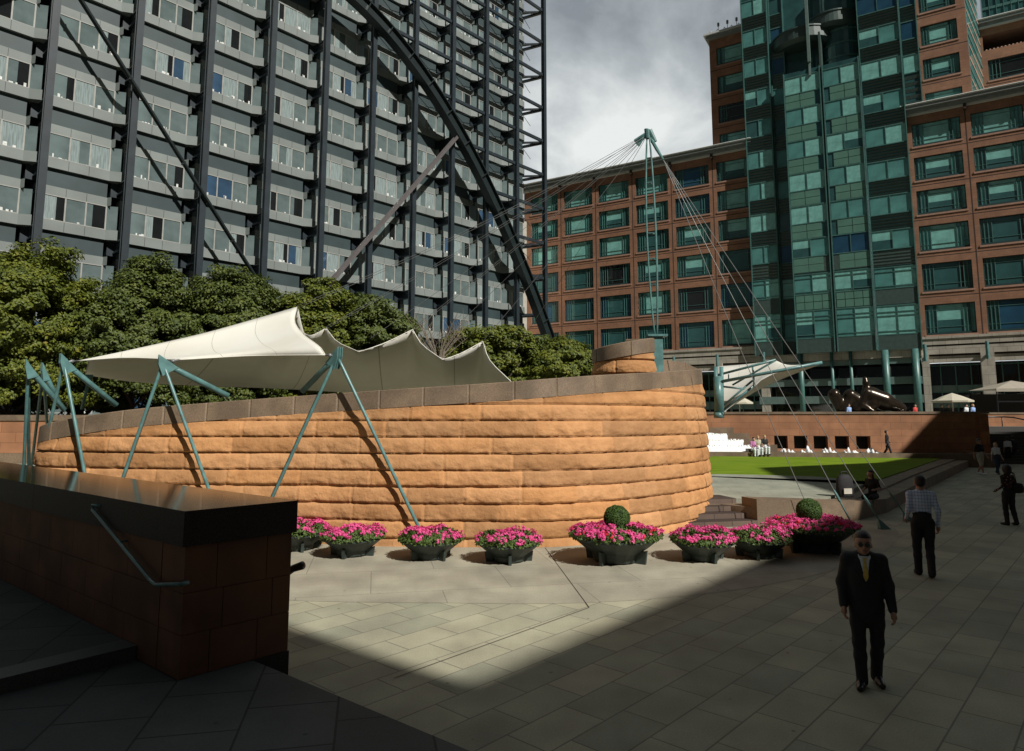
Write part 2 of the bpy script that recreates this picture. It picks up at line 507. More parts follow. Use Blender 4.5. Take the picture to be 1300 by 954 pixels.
# orange sandstone: per-block tint comes from a face attribute baked as vertex colour of the stone itself
def sand_mat(name, base, tint=.16):
    m = bpy.data.materials.new(name); m.use_nodes = True
    t = m.node_tree; b = t.nodes['Principled BSDF']; b.inputs['Roughness'].default_value = .85
    b.inputs['Specular IOR Level'].default_value = .25
    at_ = t.nodes.new("ShaderNodeAttribute"); at_.attribute_name = 'stone'
    tc_ = t.nodes.new("ShaderNodeTexCoord")
    n = t.nodes.new("ShaderNodeTexNoise"); n.inputs['Scale'].default_value = 2.2; n.inputs['Detail'].default_value = 10; n.inputs['Roughness'].default_value = .65
    t.links.new(tc_.outputs['Object'], n.inputs['Vector'])
    r = t.nodes.new("ShaderNodeValToRGB")
    r.color_ramp.elements[0].position = .3; r.color_ramp.elements[0].color = (base[0] * .80, base[1] * .74, base[2] * .68, 1)
    r.color_ramp.elements[1].position = .7; r.color_ramp.elements[1].color = (*[x * 1.13 for x in base], 1)
    t.links.new(n.outputs[0], r.inputs[0])
    mm = t.nodes.new("ShaderNodeMixRGB"); mm.blend_type = 'MULTIPLY'; mm.inputs[0].default_value = 1
    t.links.new(r.outputs[0], mm.inputs[1]); t.links.new(at_.outputs['Color'], mm.inputs[2])
    t.links.new(mm.outputs[0], b.inputs['Base Color'])
    n4 = t.nodes.new("ShaderNodeTexNoise"); n4.inputs['Scale'].default_value = 16; n4.inputs['Detail'].default_value = 9
    t.links.new(tc_.outputs['Object'], n4.inputs['Vector'])
    bp = t.nodes.new("ShaderNodeBump"); bp.inputs['Strength'].default_value = .5; bp.inputs['Distance'].default_value = .03
    t.links.new(n4.outputs[0], bp.inputs['Height']); t.links.new(bp.outputs[0], b.inputs['Normal'])
    return m
M['sand'] = sand_mat('orange_sandstone', (.485, .26, .116))
M['ashlar'] = brick_mat('smooth_orange_sandstone_blocks', (.37, .175, .09), (.31, .145, .075), (.12, .055, .03), 1.3, .45, axis='XZ', msize=.008, noise=.15)
M['ashlar2'] = brick_mat('smooth_brown_sandstone_blocks', (.36, .16, .07), (.25, .105, .05), (.07, .03, .018), .86, .46, axis='XZ', msize=.008, noise=.2, seed=.23)

# ================================================================== GROUND AND TERRACES
def st(o, kind='structure'): o['kind'] = kind; return o
ground = st(MB().add([(-400, -120, 0), (400, -120, 0), (400, 500, 0), (-400, 500, 0)], [(0, 1, 2, 3)]).build('ground', M['flag']))

def catmull(P, n=24, closed=False):
    P = [np.array(p, float) for p in P]
    if closed: Q = [P[-1]] + P + P[:2]
    else: Q = [2 * P[0] - P[1]] + P + [2 * P[-1] - P[-2]]
    o = []
    for i in range(1, len(Q) - 2):
        for k in range(n):
            t = k / n
            o.append(.5 * ((2 * Q[i]) + (-Q[i - 1] + Q[i + 1]) * t + (2 * Q[i - 1] - 5 * Q[i] + 4 * Q[i + 1] - Q[i + 2]) * t * t + (-Q[i - 1] + 3 * Q[i] - 3 * Q[i + 1] + Q[i + 2]) * t ** 3))
    if not closed: o.append(P[-1])
    return np.array(o)

# plan of the drum wall: x, y, height of the coping top
DR = [(-8.5, 27.2, 2.6), (-11.2, 24.2, 2.6), (-12.5, 21.4, 2.6), (-12.78, 19.3, 2.62), (-12.6, 17.95, 2.68), (-11.7, 17.1, 2.84), (-9.7, 16.62, 3.12), (-7.6, 16.42, 3.30),
      (-4.84, 16.3, 3.50), (-2.87, 15.95, 3.62), (-.9, 15.86, 3.74), (.76, 15.86, 3.86), (2.3, 16.5, 4.0), (3.7, 17.55, 4.13), (4.9, 18.75, 4.27), (5.85, 20.2, 4.41), (6.2, 22., 4.45), (5.7, 24.6, 4.4), (4., 27, 4.0), (0., 29, 3.2), (-4.5, 29, 2.7)]
ring = catmull(DR, 40, True)
d_ = np.r_[0, np.cumsum(np.hypot(*np.diff(np.vstack([ring, ring[:1]]), axis=0)[:, :2].T))]
LEN = d_[-1]
NS = 1500
sv = np.linspace(0, LEN, NS, endpoint=False)
rr_ = np.vstack([ring, ring[:1]])
RX, RY, RZT = [np.interp(sv, d_, rr_[:, k]) for k in range(3)]
TX, TY = np.roll(RX, -1) - np.roll(RX, 1), np.roll(RY, -1) - np.roll(RY, 1)
tl = np.hypot(TX, TY); NX, NY = TY / tl, -TX / tl          # outward normals (ring runs counter-clockwise)

def vnoise(x, y, seed=0):
    g = np.random.default_rng(seed).random((256, 256))
    xi, yi = np.floor(x).astype(int), np.floor(y).astype(int)
    fx, fy = x - xi, y - yi
    fx, fy = fx * fx * (3 - 2 * fx), fy * fy * (3 - 2 * fy)
    a, b = g[xi % 256, yi % 256], g[(xi + 1) % 256, yi % 256]
    c, d = g[xi % 256, (yi + 1) % 256], g[(xi + 1) % 256, (yi + 1) % 256]
    return (a * (1 - fx) + b * fx) * (1 - fy) + (c * (1 - fx) + d * fx) * fy
def fbm(x, y, seed=0, o=4):
    s_, a_ = 0, 1
    for k in range(o):
        s_ = s_ + a_ * vnoise(x * 2 ** k, y * 2 ** k, seed + k); a_ *= .55
    return s_ / 2 - .5

CH, CZ0 = .385, .175                     # course height, top of the lowest (part) course
def rock(sarr, zmax, xs, ys, nx, ny, zlow=0., name='rock_faced_wall', copi=.44, parent=None, seed=3, closed=True, batter=.045, step=.0275):
    nz = int((max(zmax) - zlow) / step) + 1
    zz = np.linspace(zlow, max(zmax), nz)
    Sg, Zg = np.meshgrid(sarr, zz, indexing='ij')
    lim = (np.asarray(zmax) - copi)[:, None]
    Z = np.minimum(Zg, lim)
    q = (Z - CZ0) / CH
    k = np.floor(q).astype(int); f = q - k
    rs = np.random.default_rng(seed)
    offs = rs.random(60) * 1.3; lens = 1.25 + rs.random(60) * .55
    tint = rs.random((60, 400))
    bl = (Sg + offs[k + 5]) / lens[k + 5]
    bi = np.floor(bl).astype(int); bf = (bl - bi) * lens[k + 5]
    edge = np.minimum(bf, lens[k + 5] - bf)
    bulge = np.power(np.clip(np.sin(np.pi * np.power(np.clip(f, 0, 1), .62)), 0, 1), .30)
    lower = np.clip(1.15 - f * .9, .2, 1)
    rough = fbm(Sg * 2.2, Z * 5 + k * 7, seed + 10, 5)
    jag = fbm(Sg * 6, Z * 9 + k * 3, seed + 30, 3)
    bvar = (tint[(k + 5) % 60, bi % 400] - .5) * .022
    flat = np.clip((lim - Z - .0) / .25, .35, 1)
    brk = np.clip(fbm(Sg * 3.1, Z * 3 + k * 5, seed + 50, 4) * 2.2 + .35 - f * 1.3, 0, 1) * bulge      # spalled lower arrises
    disp = (.075 * bulge + bvar * .8 + .045 * rough * lower * bulge + .05 * jag * bulge * lower - .034 * brk) * flat
    disp -= .02 * (edge < .022)
    disp -= .05 * (f < .07) + .015 * (f > .95)
    off = disp - batter * Z
    X = xs[:, None] + nx[:, None] * off
    Y = ys[:, None] + ny[:, None] * off
    n = len(sarr)
    V = np.stack([X, Y, Z], -1).reshape(-1, 3)
    idx = np.arange(n * nz).reshape(n, nz)
    if closed: a, b = idx, np.roll(idx, -1, 0)
    else: a, b = idx[:-1], idx[1:]
    Q = np.stack([a[:, :-1], b[:, :-1], b[:, 1:], a[:, 1:]], -1).reshape(-1, 4)
    Zf = Z.ravel()[Q]
    Q = Q[(Zf.max(1) - Zf.min(1)) > 1e-4]
    me = fast_mesh(name, V, Q, M['sand'], smooth=True)
    ca = me.color_attributes.new('stone', 'FLOAT_COLOR', 'POINT')
    t1 = tint[(k + 5) % 60, bi % 400].ravel(); t2 = tint[(k + 25) % 60, (bi + 37) % 400].ravel()
    br = .79 + .38 * t1
    c = np.stack([br, br * (.95 + .07 * t2), br * (.88 + .2 * t2), np.ones_like(br)], -1).astype(np.float32)
    if len(me.vertices) == len(c): ca.data.foreach_set('color', c.ravel())
    return link('rock_faced_wall', me, parent)

def coping(name, xs, ys, zt, nx, ny, th=.44, out_=.03, wid=.8, parent=None, closed=True, batter=.045, jl=31, m='granite'):
    n = len(xs)
    j = np.array([(.018 if (i % jl) == 0 else 0) for i in range(n)])
    z = np.asarray(zt)
    rows = []
    for o_, zz in ((out_, z - th), (out_, z - .02), (out_ - .02, z), (-wid, z), (-wid, z * 0)):
        of = o_ - batter * zz - (j if o_ > -.5 else 0)
        rows.append(np.stack([xs + nx * of, ys + ny * of, zz + 0 * xs], -1))
    rows.insert(0, np.stack([xs + nx * (-.12 - batter * z), ys + ny * (-.12 - batter * z), z - th], -1))
    V = np.stack(rows, 1); K = V.shape[1]
    idx = np.arange(n * K).reshape(n, K)
    if closed: a, b = idx, np.roll(idx, -1, 0)
    else: a, b = idx[:-1], idx[1:]
    Q = np.stack([a[:, :-1], b[:, :-1], b[:, 1:], a[:, 1:]], -1).reshape(-1, 4)
    return link('coping', fast_mesh(name, V.reshape(-1, 3), Q, M[m], smooth=False), parent)

drum = empty('curved_stone_wall', 'tall curved wall of rough orange sandstone under sloping brown coping, behind the flower bowls', 'wall', (-3, 22, 0))
drum_inv = Vector((3, -22, 0))
o1 = rock(sv, RZT, RX, RY, NX, NY, parent=drum); o1.location = drum_inv
o2 = coping('coping', RX, RY, RZT, NX, NY, parent=drum); o2.location = drum_inv
# small light fitting and hole in the wall face
hp = pt(867, 500, 18.7)
# stone turret standing on the wall, its coping rising to the right
tur = empty('stone_turret', 'short round sandstone turret with a tilted granite cap beside the mast foot', 'turret', (3.28, 19.45, 3.6))
ta = np.linspace(R(-225), R(45), 200)
tx, ty = np.cos(ta) * .9, np.sin(ta) * .9
tzt = 1.47 + .16 * (np.cos(ta)) - .0
tt = rock(ta * .9 + 4, tzt, tx, ty, np.cos(ta), np.sin(ta), parent=tur, closed=False, batter=0, seed=9, copi=.4, step=.02)
coping('turret_cap', tx, ty, tzt, np.cos(ta), np.sin(ta), th=.4, out_=.05, wid=.85, parent=tur, closed=False, batter=0, jl=50)
# inner wall that comes down behind the turret
mb = MB()
iw = [(4.45, 19.75), (5.1, 19.9), (5.75, 20.75), (5.2, 21.6), (4.4, 21.2)]
mb.prism(iw, 3.9, [4.66, 4.6, 4.46, 4.46, 4.66], 0)
tag(mb.build('granite_parapet', M['granite']), 'low brown granite parapet sloping down to the right behind the mast foot', 'parapet')

# buff sett band that follows the wall foot
of_o = []
bo = [(NX[i], NY[i]) for i in range(NS)]
mb = MB()
inner = np.stack([RX - NX * .1, RY - NY * .1], 1); outer = np.stack([RX + NX * 4.75, RY + NY * 4.75], 1)
sel = [i for i in range(0, NS, 6) if RY[i] < 21 and not (RX[i] < -12.6 and RY[i] > 19)]
sel = sorted(sel)
vs, fs = [], []
for i in sel: vs += [(*inner[i], .004), (*outer[i], .004)]
for k in range(len(sel) - 1): fs.append((2 * k, 2 * k + 1, 2 * k + 3, 2 * k + 2))
st(mb.add(vs, fs).build('paved_band', M['band']))
# dark drainage joints
mb = MB()
def gline(a, b, w_=.012, z=.008):
    a, b = gp(*a), gp(*b); d = (b - a).normalized(); n = Vector((-d.y, d.x, 0)) * w_
    mb.add([(a + n).to_tuple()[:2] + (z,), (a - n).to_tuple()[:2] + (z,), (b - n).to_tuple()[:2] + (z,), (b + n).to_tuple()[:2] + (z,)], [(0, 1, 2, 3)])
gline((692, 696), (748, 772), .007); gline((748, 772), (500, 862), .006)
st(mb.build('drain_joint', M['joint']))

# ---- raised terrace with the lawn
KO = [(962, 668, 634), (1085, 662, 637), (1126, 651, 636.5), (1155, 635, 622), (1180, 619, 607.5), (1238, 589.5, 584)]
ko = [gp(u, v) for u, v, _ in KO]
kz = [zat(t, p.x, p.y) for (u, v, t), p in zip(KO, ko)]
kz = [max(.42, min(.78, z)) for z in kz]
TZ = .62
kin = []
for i, p in enumerate(ko):
    a, b = ko[max(i - 1, 0)], ko[min(i + 1, len(ko) - 1)]
    d = (b - a).normalized(); n = Vector((-d.y, d.x, 0))
    kin.append(p + n * (1.25 if i > 1 else .7))
terr = [(5.0, 19.6), (6.0, 19.75), (ko[0].x, ko[0].y + .15)] + [((a.x + b.x) / 2, (a.y + b.y) / 2) for a, b in zip(ko, kin)][1:] + [(31, 45.2), (31, 52), (3, 52), (3, 24)]
st(MB().prism(terr, -.2, TZ - .14).build('terrace', M['granite']))
mb = MB()
for i in range(len(ko) - 1):
    a, b, c, d = ko[i], ko[i + 1], kin[i + 1], kin[i]
    mb.prism([(a.x, a.y), (b.x, b.y), (c.x, c.y), (d.x, d.y)], 0, [kz[i], kz[i + 1], kz[i + 1], kz[i]])
tag(mb.build('granite_kerb_wall', M['granite']), 'low brown granite retaining kerb curving beside the lawn and the walkway', 'kerb')
# lawn
lw = [(914, 604.5), (960, 605.5), (1040, 608), (1084, 613), (1118, 619)]
lp = [gp(u, v, TZ - .1) for u, v in lw] + [kin[3] + Vector((.1, .3, 0)), kin[4], kin[5] + Vector((-.35, -.2, 0)), gp(1196, 580.6, TZ - .1), gp(915, 577.5, TZ - .1), gp(905, 579, TZ - .1), Vector((6.6, 29, 0))]
lawn = MB().prism([(p.x, p.y) for p in lp], .3, TZ - .1).build('lawn', M['grass'])
st(lawn)
# grass blades along the near lawn (stuff)
# terrace slabs in front of the lawn
tl_ = [(5.2, 20.0), (6.3, 20.1), (7.0, 20.0), (9.3, 20.3)] + [(kin[2].x + .2, kin[2].y), (kin[3].x, kin[3].y)] + [(p.x, p.y) for p in lp[4::-1]] + [(6.6, 28.6), (5.2, 24)]
st(MB().prism(tl_, .3, TZ - .02).build('paved_terrace', M['terr']))
# steps up to it, curving against the wall
mb = MB()
s0, s1 = gp(876, 671), gp(962, 668)
bdir = Vector((s1.x - s0.x, s1.y - s0.y, 0)).normalized(); bn = Vector((-bdir.y, bdir.x, 0))
for k in range(3):
    z = TZ * (k + 1) / 4
    a = s0 + bn * (.36 * k) - bdir * .8
    b = s1 + bn * (.36 * k) + bdir * (-.0)
    c, d = b + bn * 3, a + bn * 3
    mb.prism([(a.x, a.y), (b.x, b.y), (c.x, c.y), (d.x, d.y)], 0, z)
a = s0 + bn * 1.08 - bdir * .6; b = s1 + bn * 1.08
mb.prism([(a.x, a.y), (b.x, b.y), (b.x + bn.x * 1.0, b.y + bn.y * 1.0), (a.x + bn.x * 1.0, a.y + bn.y * 1.0)], 0, TZ - .0)
tag(mb.build('granite_steps', brick_mat('brown_granite_blocks', (.15, .105, .08), (.12, .085, .068), (.05, .035, .03), .8, .155, axis='XZ', msize=.012)), 'short flight of brown granite steps between the curved wall and the retaining block', 'steps')

# ---- channel with water behind the lawn, far wall with niches
WL = Vector((30.8, 45, 0)); WR = math.atan2(48.2 - 45, 14.0 - 30.8)      # wall runs from the right corner to the left
wdir = Vector((math.cos(WR), math.sin(WR), 0))
far = empty('niche_wall', 'long smooth orange stone wall with a row of dark square openings behind the lawn', 'wall', WL, WR + math.pi)
# local x runs from -30 (left) to 0 (right corner), -y to the viewer
def wall_x(u, v=560):
    r = ray(u, v); A = np.array([[wdir.x, -r[0]], [wdir.y, -r[1]]])
    return -np.linalg.solve(A, [-WL.x, -WL.y])[0]
nic = [(983, 1000), (1008, 1025), (1033, 1051), (1060, 1078), (1087, 1105)]
nx_ = [(wall_x(a), wall_x(b)) for a, b in nic]
mb = MB()
mb.box((-32, 0, 1.78), (0, .8, 3.28))
mb.box((-32, 0, 0), (0, .8, .9))
xs = [-32] + [q for p in nx_ for q in p] + [0]
for i in range(0, len(xs), 2): mb.box((xs[i], 0, .9), (xs[i + 1], .8, 1.78))
mb.build('masonry', M['ashlar'], far)
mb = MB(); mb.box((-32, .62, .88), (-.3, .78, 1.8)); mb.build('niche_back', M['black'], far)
mb = MB()
for i in range(16): mb.box((-32 + 2 * i + .006, -.06, 3.28), (-30 + 2 * i - .006, .86, 3.44))
mb.build('coping', M['granite'], far)
mb = MB()
for i in range(16): mb.box((-32 + 2 * i + .005, -.22, 0), (-30 + 2 * i - .005, -.003, .72))
mb.build('granite_base', M['granite'], far)
mb = MB(); mb.box((0.003, .003, 0), (.8, 7.2, 3.28)); mb.build('return_wall', M['ashlar2'], far)
mb = MB(); mb.box((0.003, -.06, 3.29), (.86, 7.2, 3.44)); mb.build('return_coping', M['granite'], far)
chn = MB(); chn.box((-30, -3.4, 0), (-1.0, -.25, .63)); o = chn.build('water', M['water'], None, loc=WL, rz=WR + math.pi); st(o)
mb = MB(); mb.box((-30, -3.7, 0), (-.6, -3.4, .80)); mb.box((-1.0, -3.4, 0), (-.6, -.25, .80))
tag(mb.build('pool_edge', M['granite'], None, loc=WL, rz=WR + math.pi), 'low brown granite pool edge along the back of the lawn', 'pool edge')
# white water: splashes under the niches
def blob(c, rx, ry, rz_, n=10, seed=0):
    r_ = random.Random(seed); mb = MB()
    for i in range(n):
        a = r_.random() * 6.28; q = r_.random() ** .5
        x, y = c[0] + math.cos(a) * rx * q, c[1] + math.sin(a) * ry * q
        h = rz_ * (1.1 - q) + .05
        mb.lathe([(.16 * rx + .05, 0), (.13 * rx + .04, h * .5), (.05 * rx, h)], (x, y, c[2]), 7)
    return mb
lab = ['leftmost', 'second', 'middle', 'fourth', 'rightmost']
for i, (a, b) in enumerate(nx_):
    o = blob(((a + b) / 2 + .2, -.9, .63), .5, .35, .45, 9, i).build('water_splash', M['foam'], None, True, WL, WR + math.pi)
    tag(o, 'white water splash below the %s of the five dark wall openings' % lab[i], 'splash', 'water splashes under the openings')
# cascade of white water on granite steps, left end
cas = empty('cascade', 'stepped granite cascade covered in white falling water left of the dark wall openings', 'fountain', WL, WR + math.pi)
mbg, mbf = MB(), MB()
x9 = wall_x(905); 
cx_ = [wall_x(u) for u in (931, 950, 970, 982)]
for k, (xr, zt) in enumerate(zip(cx_, (2.35, 1.95, 1.6, 1.2))):
    mbg.box((-31, -.35 - .3 * k, 0), (xr, -.005 - .3 * k, zt))
cf = [wall_x(u, 565) for u in (920, 938, 956)]
rgen = random.Random(4)
for k, (xr, zt) in enumerate(zip(cf, (1.85, 1.45, 1.1))):
    y1 = -1.3 - .42 * k
    mbf.box((-31, y1 - .42, .2), (xr, y1, zt))
    x = -31.
    while x < xr:
        ww = .08 + rgen.random() * .14
        mbf.lathe([(ww * .5, -.12), (ww * .55, 0), (ww * .3, .08 + rgen.random() * .08)], (x, y1 - .3, zt), 7)
        x += ww * .7
mbg.build('granite_step', M['granite'], cas); mbf.build('falling_water', M['foam'], cas, True)

# ---- upper terrace, stairs on the right
UT = 2.4
st(MB().prism([(31.6, 50.9), (70, 44), (140, 30), (140, 140), (-10, 140), (-6, 55), (14, 48.9), (31.3, 45.8)], 0, UT).build('upper_terrace', M['terr']))
stp = MB()
for k in range(14):
    stp.box((.85, -.1 + .37 * k, 0), (17, 6, UT * (k + 1) / 14))
M['dstair'] = mat('dark_stair_stone', (.055, .052, .048), .7, 0, .3, 30)
tag(stp.build('broad_stairs', M['dstair'], None, loc=WL, rz=WR + math.pi), 'broad dark stone staircase climbing to the upper terrace right of the orange wall', 'stairs')
bw_ = empty('stair_head_wall', 'sunlit low orange stone wall at the head of the dark staircase', 'wall', WL, WR + math.pi)
mb = MB(); mb.box((1.2, 7.3, UT), (30, 7.8, 3.3)); mb.build('masonry', M['ashlar'], bw_)
mb = MB(); mb.box((1.2, 7.26, 3.3), (30, 7.84, 3.44)); mb.build('coping', M['granite'], bw_)
hr = MB(); hr.tube([(1.2, 5.6, 2.95), (1.2, 6.2, 3.05), (4.6, 6.2, 3.1), (5.2, 6.0, 3.05), (6.9, 3.0, 2.3)], .05)
for x in (1.25, 4.5): hr.tube([(x, 6.2, UT), (x, 6.2, 3.05)], .035)
tag(hr.build('stair_handrail', M['black'], None, True, WL, WR + math.pi), 'thin dark handrail bending down over the head of the broad staircase', 'handrail')

# ---- raised walk and garden wall on the far left
st(MB().prism([(-40, 21.5), (-17, 21.5), (-15.5, 24), (-15.5, 29.6), (-40, 29.6)], 0, 1.0).build('raised_walk', M['terr']))
gw = empty('garden_wall', 'smooth orange stone garden wall at the far left, below the trees', 'wall', (-14.5, 29.6, 1.0))
MB().box((-22, 0, .45), (0, .6, 1.85)).build('masonry', M['ashlar'], gw)
MB().box((-22, -.03, 0), (0, .6, .447)).build('granite_base', M['granite'], gw)
MB().box((-22, -.05, 1.853), (0, .65, 2.1)).build('coping', M['granite'], gw)
st(MB().prism([(-60, 30.2), (-14, 30.2), (-14, 32), (16, 62), (2, 74), (-60, 30.8)], 0, 2.2).build('planting_bed', M['soil']))

# ================================================================== LEFT OFFICE BUILDING (steel arch)
BAY, T0, FH, B0 = 4.97, -1.4, 4.2, 15.2
P0L = Vector((-28.8, 42, 0))
ex = empty('arched_office_building', 'tall grey office building with a dark steel arch and exposed columns behind the trees', 'office building', P0L, R(47.5))
XE = 47.0
MB().box((-24, 2.6, 0), (XE - .6, 22, 66)).build('core_wall', M['recess'], ex)
line = [(.06, 1.55), (.6, 1.55), (4.22, 1.55), (4.86, 1.15)]
def lin(off=0., sh=0.): return [(x + sh, y + off) for x, y in line]
# sill, dark spandrel and head: one cladding strip per floor as a part
kcols = list(range(-3, 10))
zfl = [B0 + FH * k for k in range(-3, 12)]
for z in zfl:
    mb = MB()
    for kc in range(-4, 10):
        xc = T0 + BAY * kc
        last = kc == 9
        ln = line if not last else [(.06, 1.55), (.6, 1.55), (3.2, 1.55), (3.5, 1.9)]
        l2 = [(x + xc, y) for x, y in ln]
        mb.strip(l2, 1.0, z, z + .70, 0)                                  # projecting sill
        l3 = [(x + xc + (-.5 if i == 3 else 0), y + .10) for i, (x, y) in enumerate(ln)]
        mb.strip(l3, .9, z + 2.40, z + 3.0, 0)                           # head
        mb.box((xc + .1, 1.78, z + 3.0), (xc + (4.22 if not last else 3.1), 2.7, z + 4.2), 1)   # dark spandrel
        for fx in (1.78, 2.98):                                          # panel joints
            mb.box((xc + fx - .012, 1.543, z + .03), (xc + fx + .012, 1.56, z + .67), 2)
            mb.box((xc + fx - .012, 1.643, z + 2.43), (xc + fx + .012, 1.66, z + 2.97), 2)
    mb.build('cladding_band', [M['panel'], M['dpanel'], M['recess']], ex)
# windows: four wide panes between frames plus the narrow angled panes
def win_mesh(kind, last=False):
    r_ = random.Random(kind * 13 + 5)
    mb = MB()
    z0, z1 = .70, 2.40
    pan = [(.06, 1.66, .58, 1.66), (.58, 1.66, 1.78, 1.66), (1.78, 1.66, 2.98, 1.66), (2.98, 1.66, 4.2, 1.66), (4.2, 1.66, 4.84, 1.27)]
    if last: pan = pan[:3]
    for i, (xa, ya, xb, yb) in enumerate(pan):
        nar = i in (0, 4)
        c = r_.choice([1, 1, 2, 2, 1, 1, 2, 4 if kind % 2 == 0 else 1, 4 if kind % 3 == 0 else 1]) if not nar else 1
        def quad(fa, fb, za, zb, m, off=0.):
            x0, y0 = xa + (xb - xa) * fa, ya + (yb - ya) * fa + off
            x1, y1 = xa + (xb - xa) * fb, ya + (yb - ya) * fb + off
            mb.add([(x0, y0, za), (x1, y1, za), (x1, y1, zb), (x0, y0, zb)], [(0, 1, 2, 3)], m)
        if nar or r_.random() < .5: quad(.04, .97, z0, z1, c)
        else:                                               # part curtained or part open pane
            s_ = .3 + r_.random() * .4
            quad(.04, s_, z0, z1, c); quad(s_, .97, z0, z1, r_.choice([3, 2, 3, 1]), .0)
        if not nar:
            for _ in range(r_.randint(0, 3)):              # things standing on the sill inside
                f_ = .1 + r_.random() * .75; w_ = .06 + r_.random() * .15; h_ = .08 + r_.random() * .25
                quad(f_, min(.96, f_ + w_), z0 + .03, z0 + h_, 5, -.006)
    fr = [(.58, 1.66), (1.78, 1.66), (2.98, 1.66), (4.2, 1.66)]
    if last: fr = fr[:3]
    for x, y in fr: mb.box((x - .045, y - .05, z0), (x + .045, y + .03, z1), 0)
    x2 = 4.62 if not last else 3.05
    mb.box((.06, 1.62, z0 + .002), (min(4.2, x2), 1.69, z0 + .06), 0)
    mb.box((.06, 1.62, z1 - .06), (min(4.2, x2), 1.69, z1 - .002), 0)
    return mb.mesh('window', [M['frame'], M['gl'], M['gl_blind'], M['gl_dark'], M['gl_blue'], M['white']])
WM = [win_mesh(k) for k in range(14)]
WML = win_mesh(3, True)
def vis_L(kc, z):
    xc = T0 + BAY * kc + 2.4
    p = Vector((P0L.x + .6756 * xc, P0L.y + .7373 * xc, z))
    q = np.array([p.x, p.y, p.z + 1.5 - EYE]); u = CX + FPX * q[0] / (q @ _F); v = CY - FPX * (q @ _U) / (q @ _F)
    return -45 < u < 700 and v > -45 and v < 450, p.length
cand = []
for z in zfl:
    for kc in range(-4, 10):
        v_, d = vis_L(kc, z)
        if v_: cand.append((d, kc, z))
cand.sort()
restv = MB()
for i, (d, kc, z) in enumerate(cand):
    if i < 100:
        o = link('window', WML if kc == 9 else WM[(kc * 5 + int(z * 3)) % 14], ex, (T0 + BAY * kc, 0, z))
# the remaining windows as one part
inv = {(kc, z) for _, kc, z in cand[:100]}
mb = MB()
for z in zfl:
    for kc in range(-4, 10):
        if (kc, z) in inv: continue
        me = WML if kc == 9 else WM[(kc * 5 + int(z * 3)) % 14]
        mb.add([(v.co.x + T0 + BAY * kc, v.co.y, v.co.z + z) for v in me.vertices], [tuple(p.vertices) for p in me.polygons])
        mb.m[-len(me.polygons):] = [p.material_index for p in me.polygons]
st(mb.build('windows', [M['frame'], M['gl'], M['gl_blind'], M['gl_dark'], M['gl_blue'], M['white']], ex), 'stuff')

# columns with brackets
def col_mesh(corner=False):
    mb = MB()
    mb.box((-.22, -.30, 0), (.22, -.25, 66)); mb.box((-.22, .12, 0), (.22, .17, 66)); mb.box((-.15, -.25, 0), (.15, .12, 66))
    if not corner:
        for z in zfl:
            mb.box((-.13, .17, z - .12), (.13, 2.62, z - .02))
            mb.add([(-.05, .22, z - .75), (-.05, 2.62, z - .75), (-.05, 2.62, z - .12), (-.05, .22, z - .12), (.05, .22, z - .75), (.05, 2.62, z - .75), (.05, 2.62, z - .12), (.05, .22, z - .12)],
                   [(0, 1, 2, 3), (7, 6, 5, 4), (0, 3, 7, 4), (0, 4, 5, 1), (1, 5, 6, 2)])
            mb.box((-.13, .17, z - .85), (.13, 2.62, z - .75))
            mb.box((-.5, 1.9, z - 1.0), (.12, 2.62, z - .03))
            mb.lathe([(.09, 0), (.09, .1)], (0, .9, z - .45), 8)
    return mb.mesh('column', M['steel'])
CM = col_mesh(); CMc = col_mesh(True)
for k in range(-4, 11):
    link('column', CMc if k == 10 else CM, ex, (T0 + BAY * k, 0, 0))
# arch
AX, AZ, AK = 14.4, 41.9, .0262
def arch_z(x): return AZ - AK * (x - AX) ** 2
xs = np.linspace(-20, 50, 90)
mb = MB()
def arch_strip(o0, o1, y0, y1):
    vs, fs = [], []
    for x in xs:
        sl = -2 * AK * (x - AX); n = np.array([-sl, 1]) / math.hypot(sl, 1)
        z = arch_z(x)
        for o, y in ((o0, y0), (o1, y0), (o1, y1), (o0, y1)): vs.append((x + n[0] * o, y, z + n[1] * o))
    for i in range(len(xs) - 1):
        for k in range(4): fs.append((4 * i + k, 4 * i + 4 + k, 4 * i + 4 + (k + 1) % 4, 4 * i + (k + 1) % 4))
    mb.add(vs, fs)
arch_strip(.52, .62, -1.25, -.34); arch_strip(-.62, -.52, -1.25, -.34); arch_strip(-.52, .52, -.95, -.5)
for x in np.arange(-18, 50, 2.5):                                         # stiffeners
    sl = -2 * AK * (x - AX); d = Vector((1, 0, sl)).normalized(); n = Vector((-d.z, 0, d.x)); c = Vector((x, -.85, arch_z(x)))
    mb.add([c + n * a + d * b + Vector((0, y, 0)) for y in (-.38, .3) for a, b in ((-.52, -.04), (.52, -.04), (.52, .04), (-.52, .04))],
           [(0, 1, 2, 3), (7, 6, 5, 4), (0, 4, 5, 1), (1, 5, 6, 2), (2, 6, 7, 3), (3, 7, 4, 0)])
mb.build('arch', M['arch'], ex)
# diagonal struts
mb = MB()
for dy in (-.13, .13): mb.tube([(-4.6, -.5 + dy, 36.2), (14.6, -.5 + dy, 11.4)], .10, 8)
for f_ in (.2, .4, .6, .8): mb.box((-4.6 + 19.2 * f_ - .1, -.68, 36.2 - 24.8 * f_ - .12), (-4.6 + 19.2 * f_ + .1, -.32, 36.2 - 24.8 * f_ + .12))
mb.build('diagonal_strut', M['arch'], ex)
mb = MB()
for dy in (-.2, .2): mb.beam((33.2, -.9 + dy, 31.6), (14.2, -.9 + dy, 8.4), .1, .3)
mb.build('diagonal_strut', M['palebar'], ex)
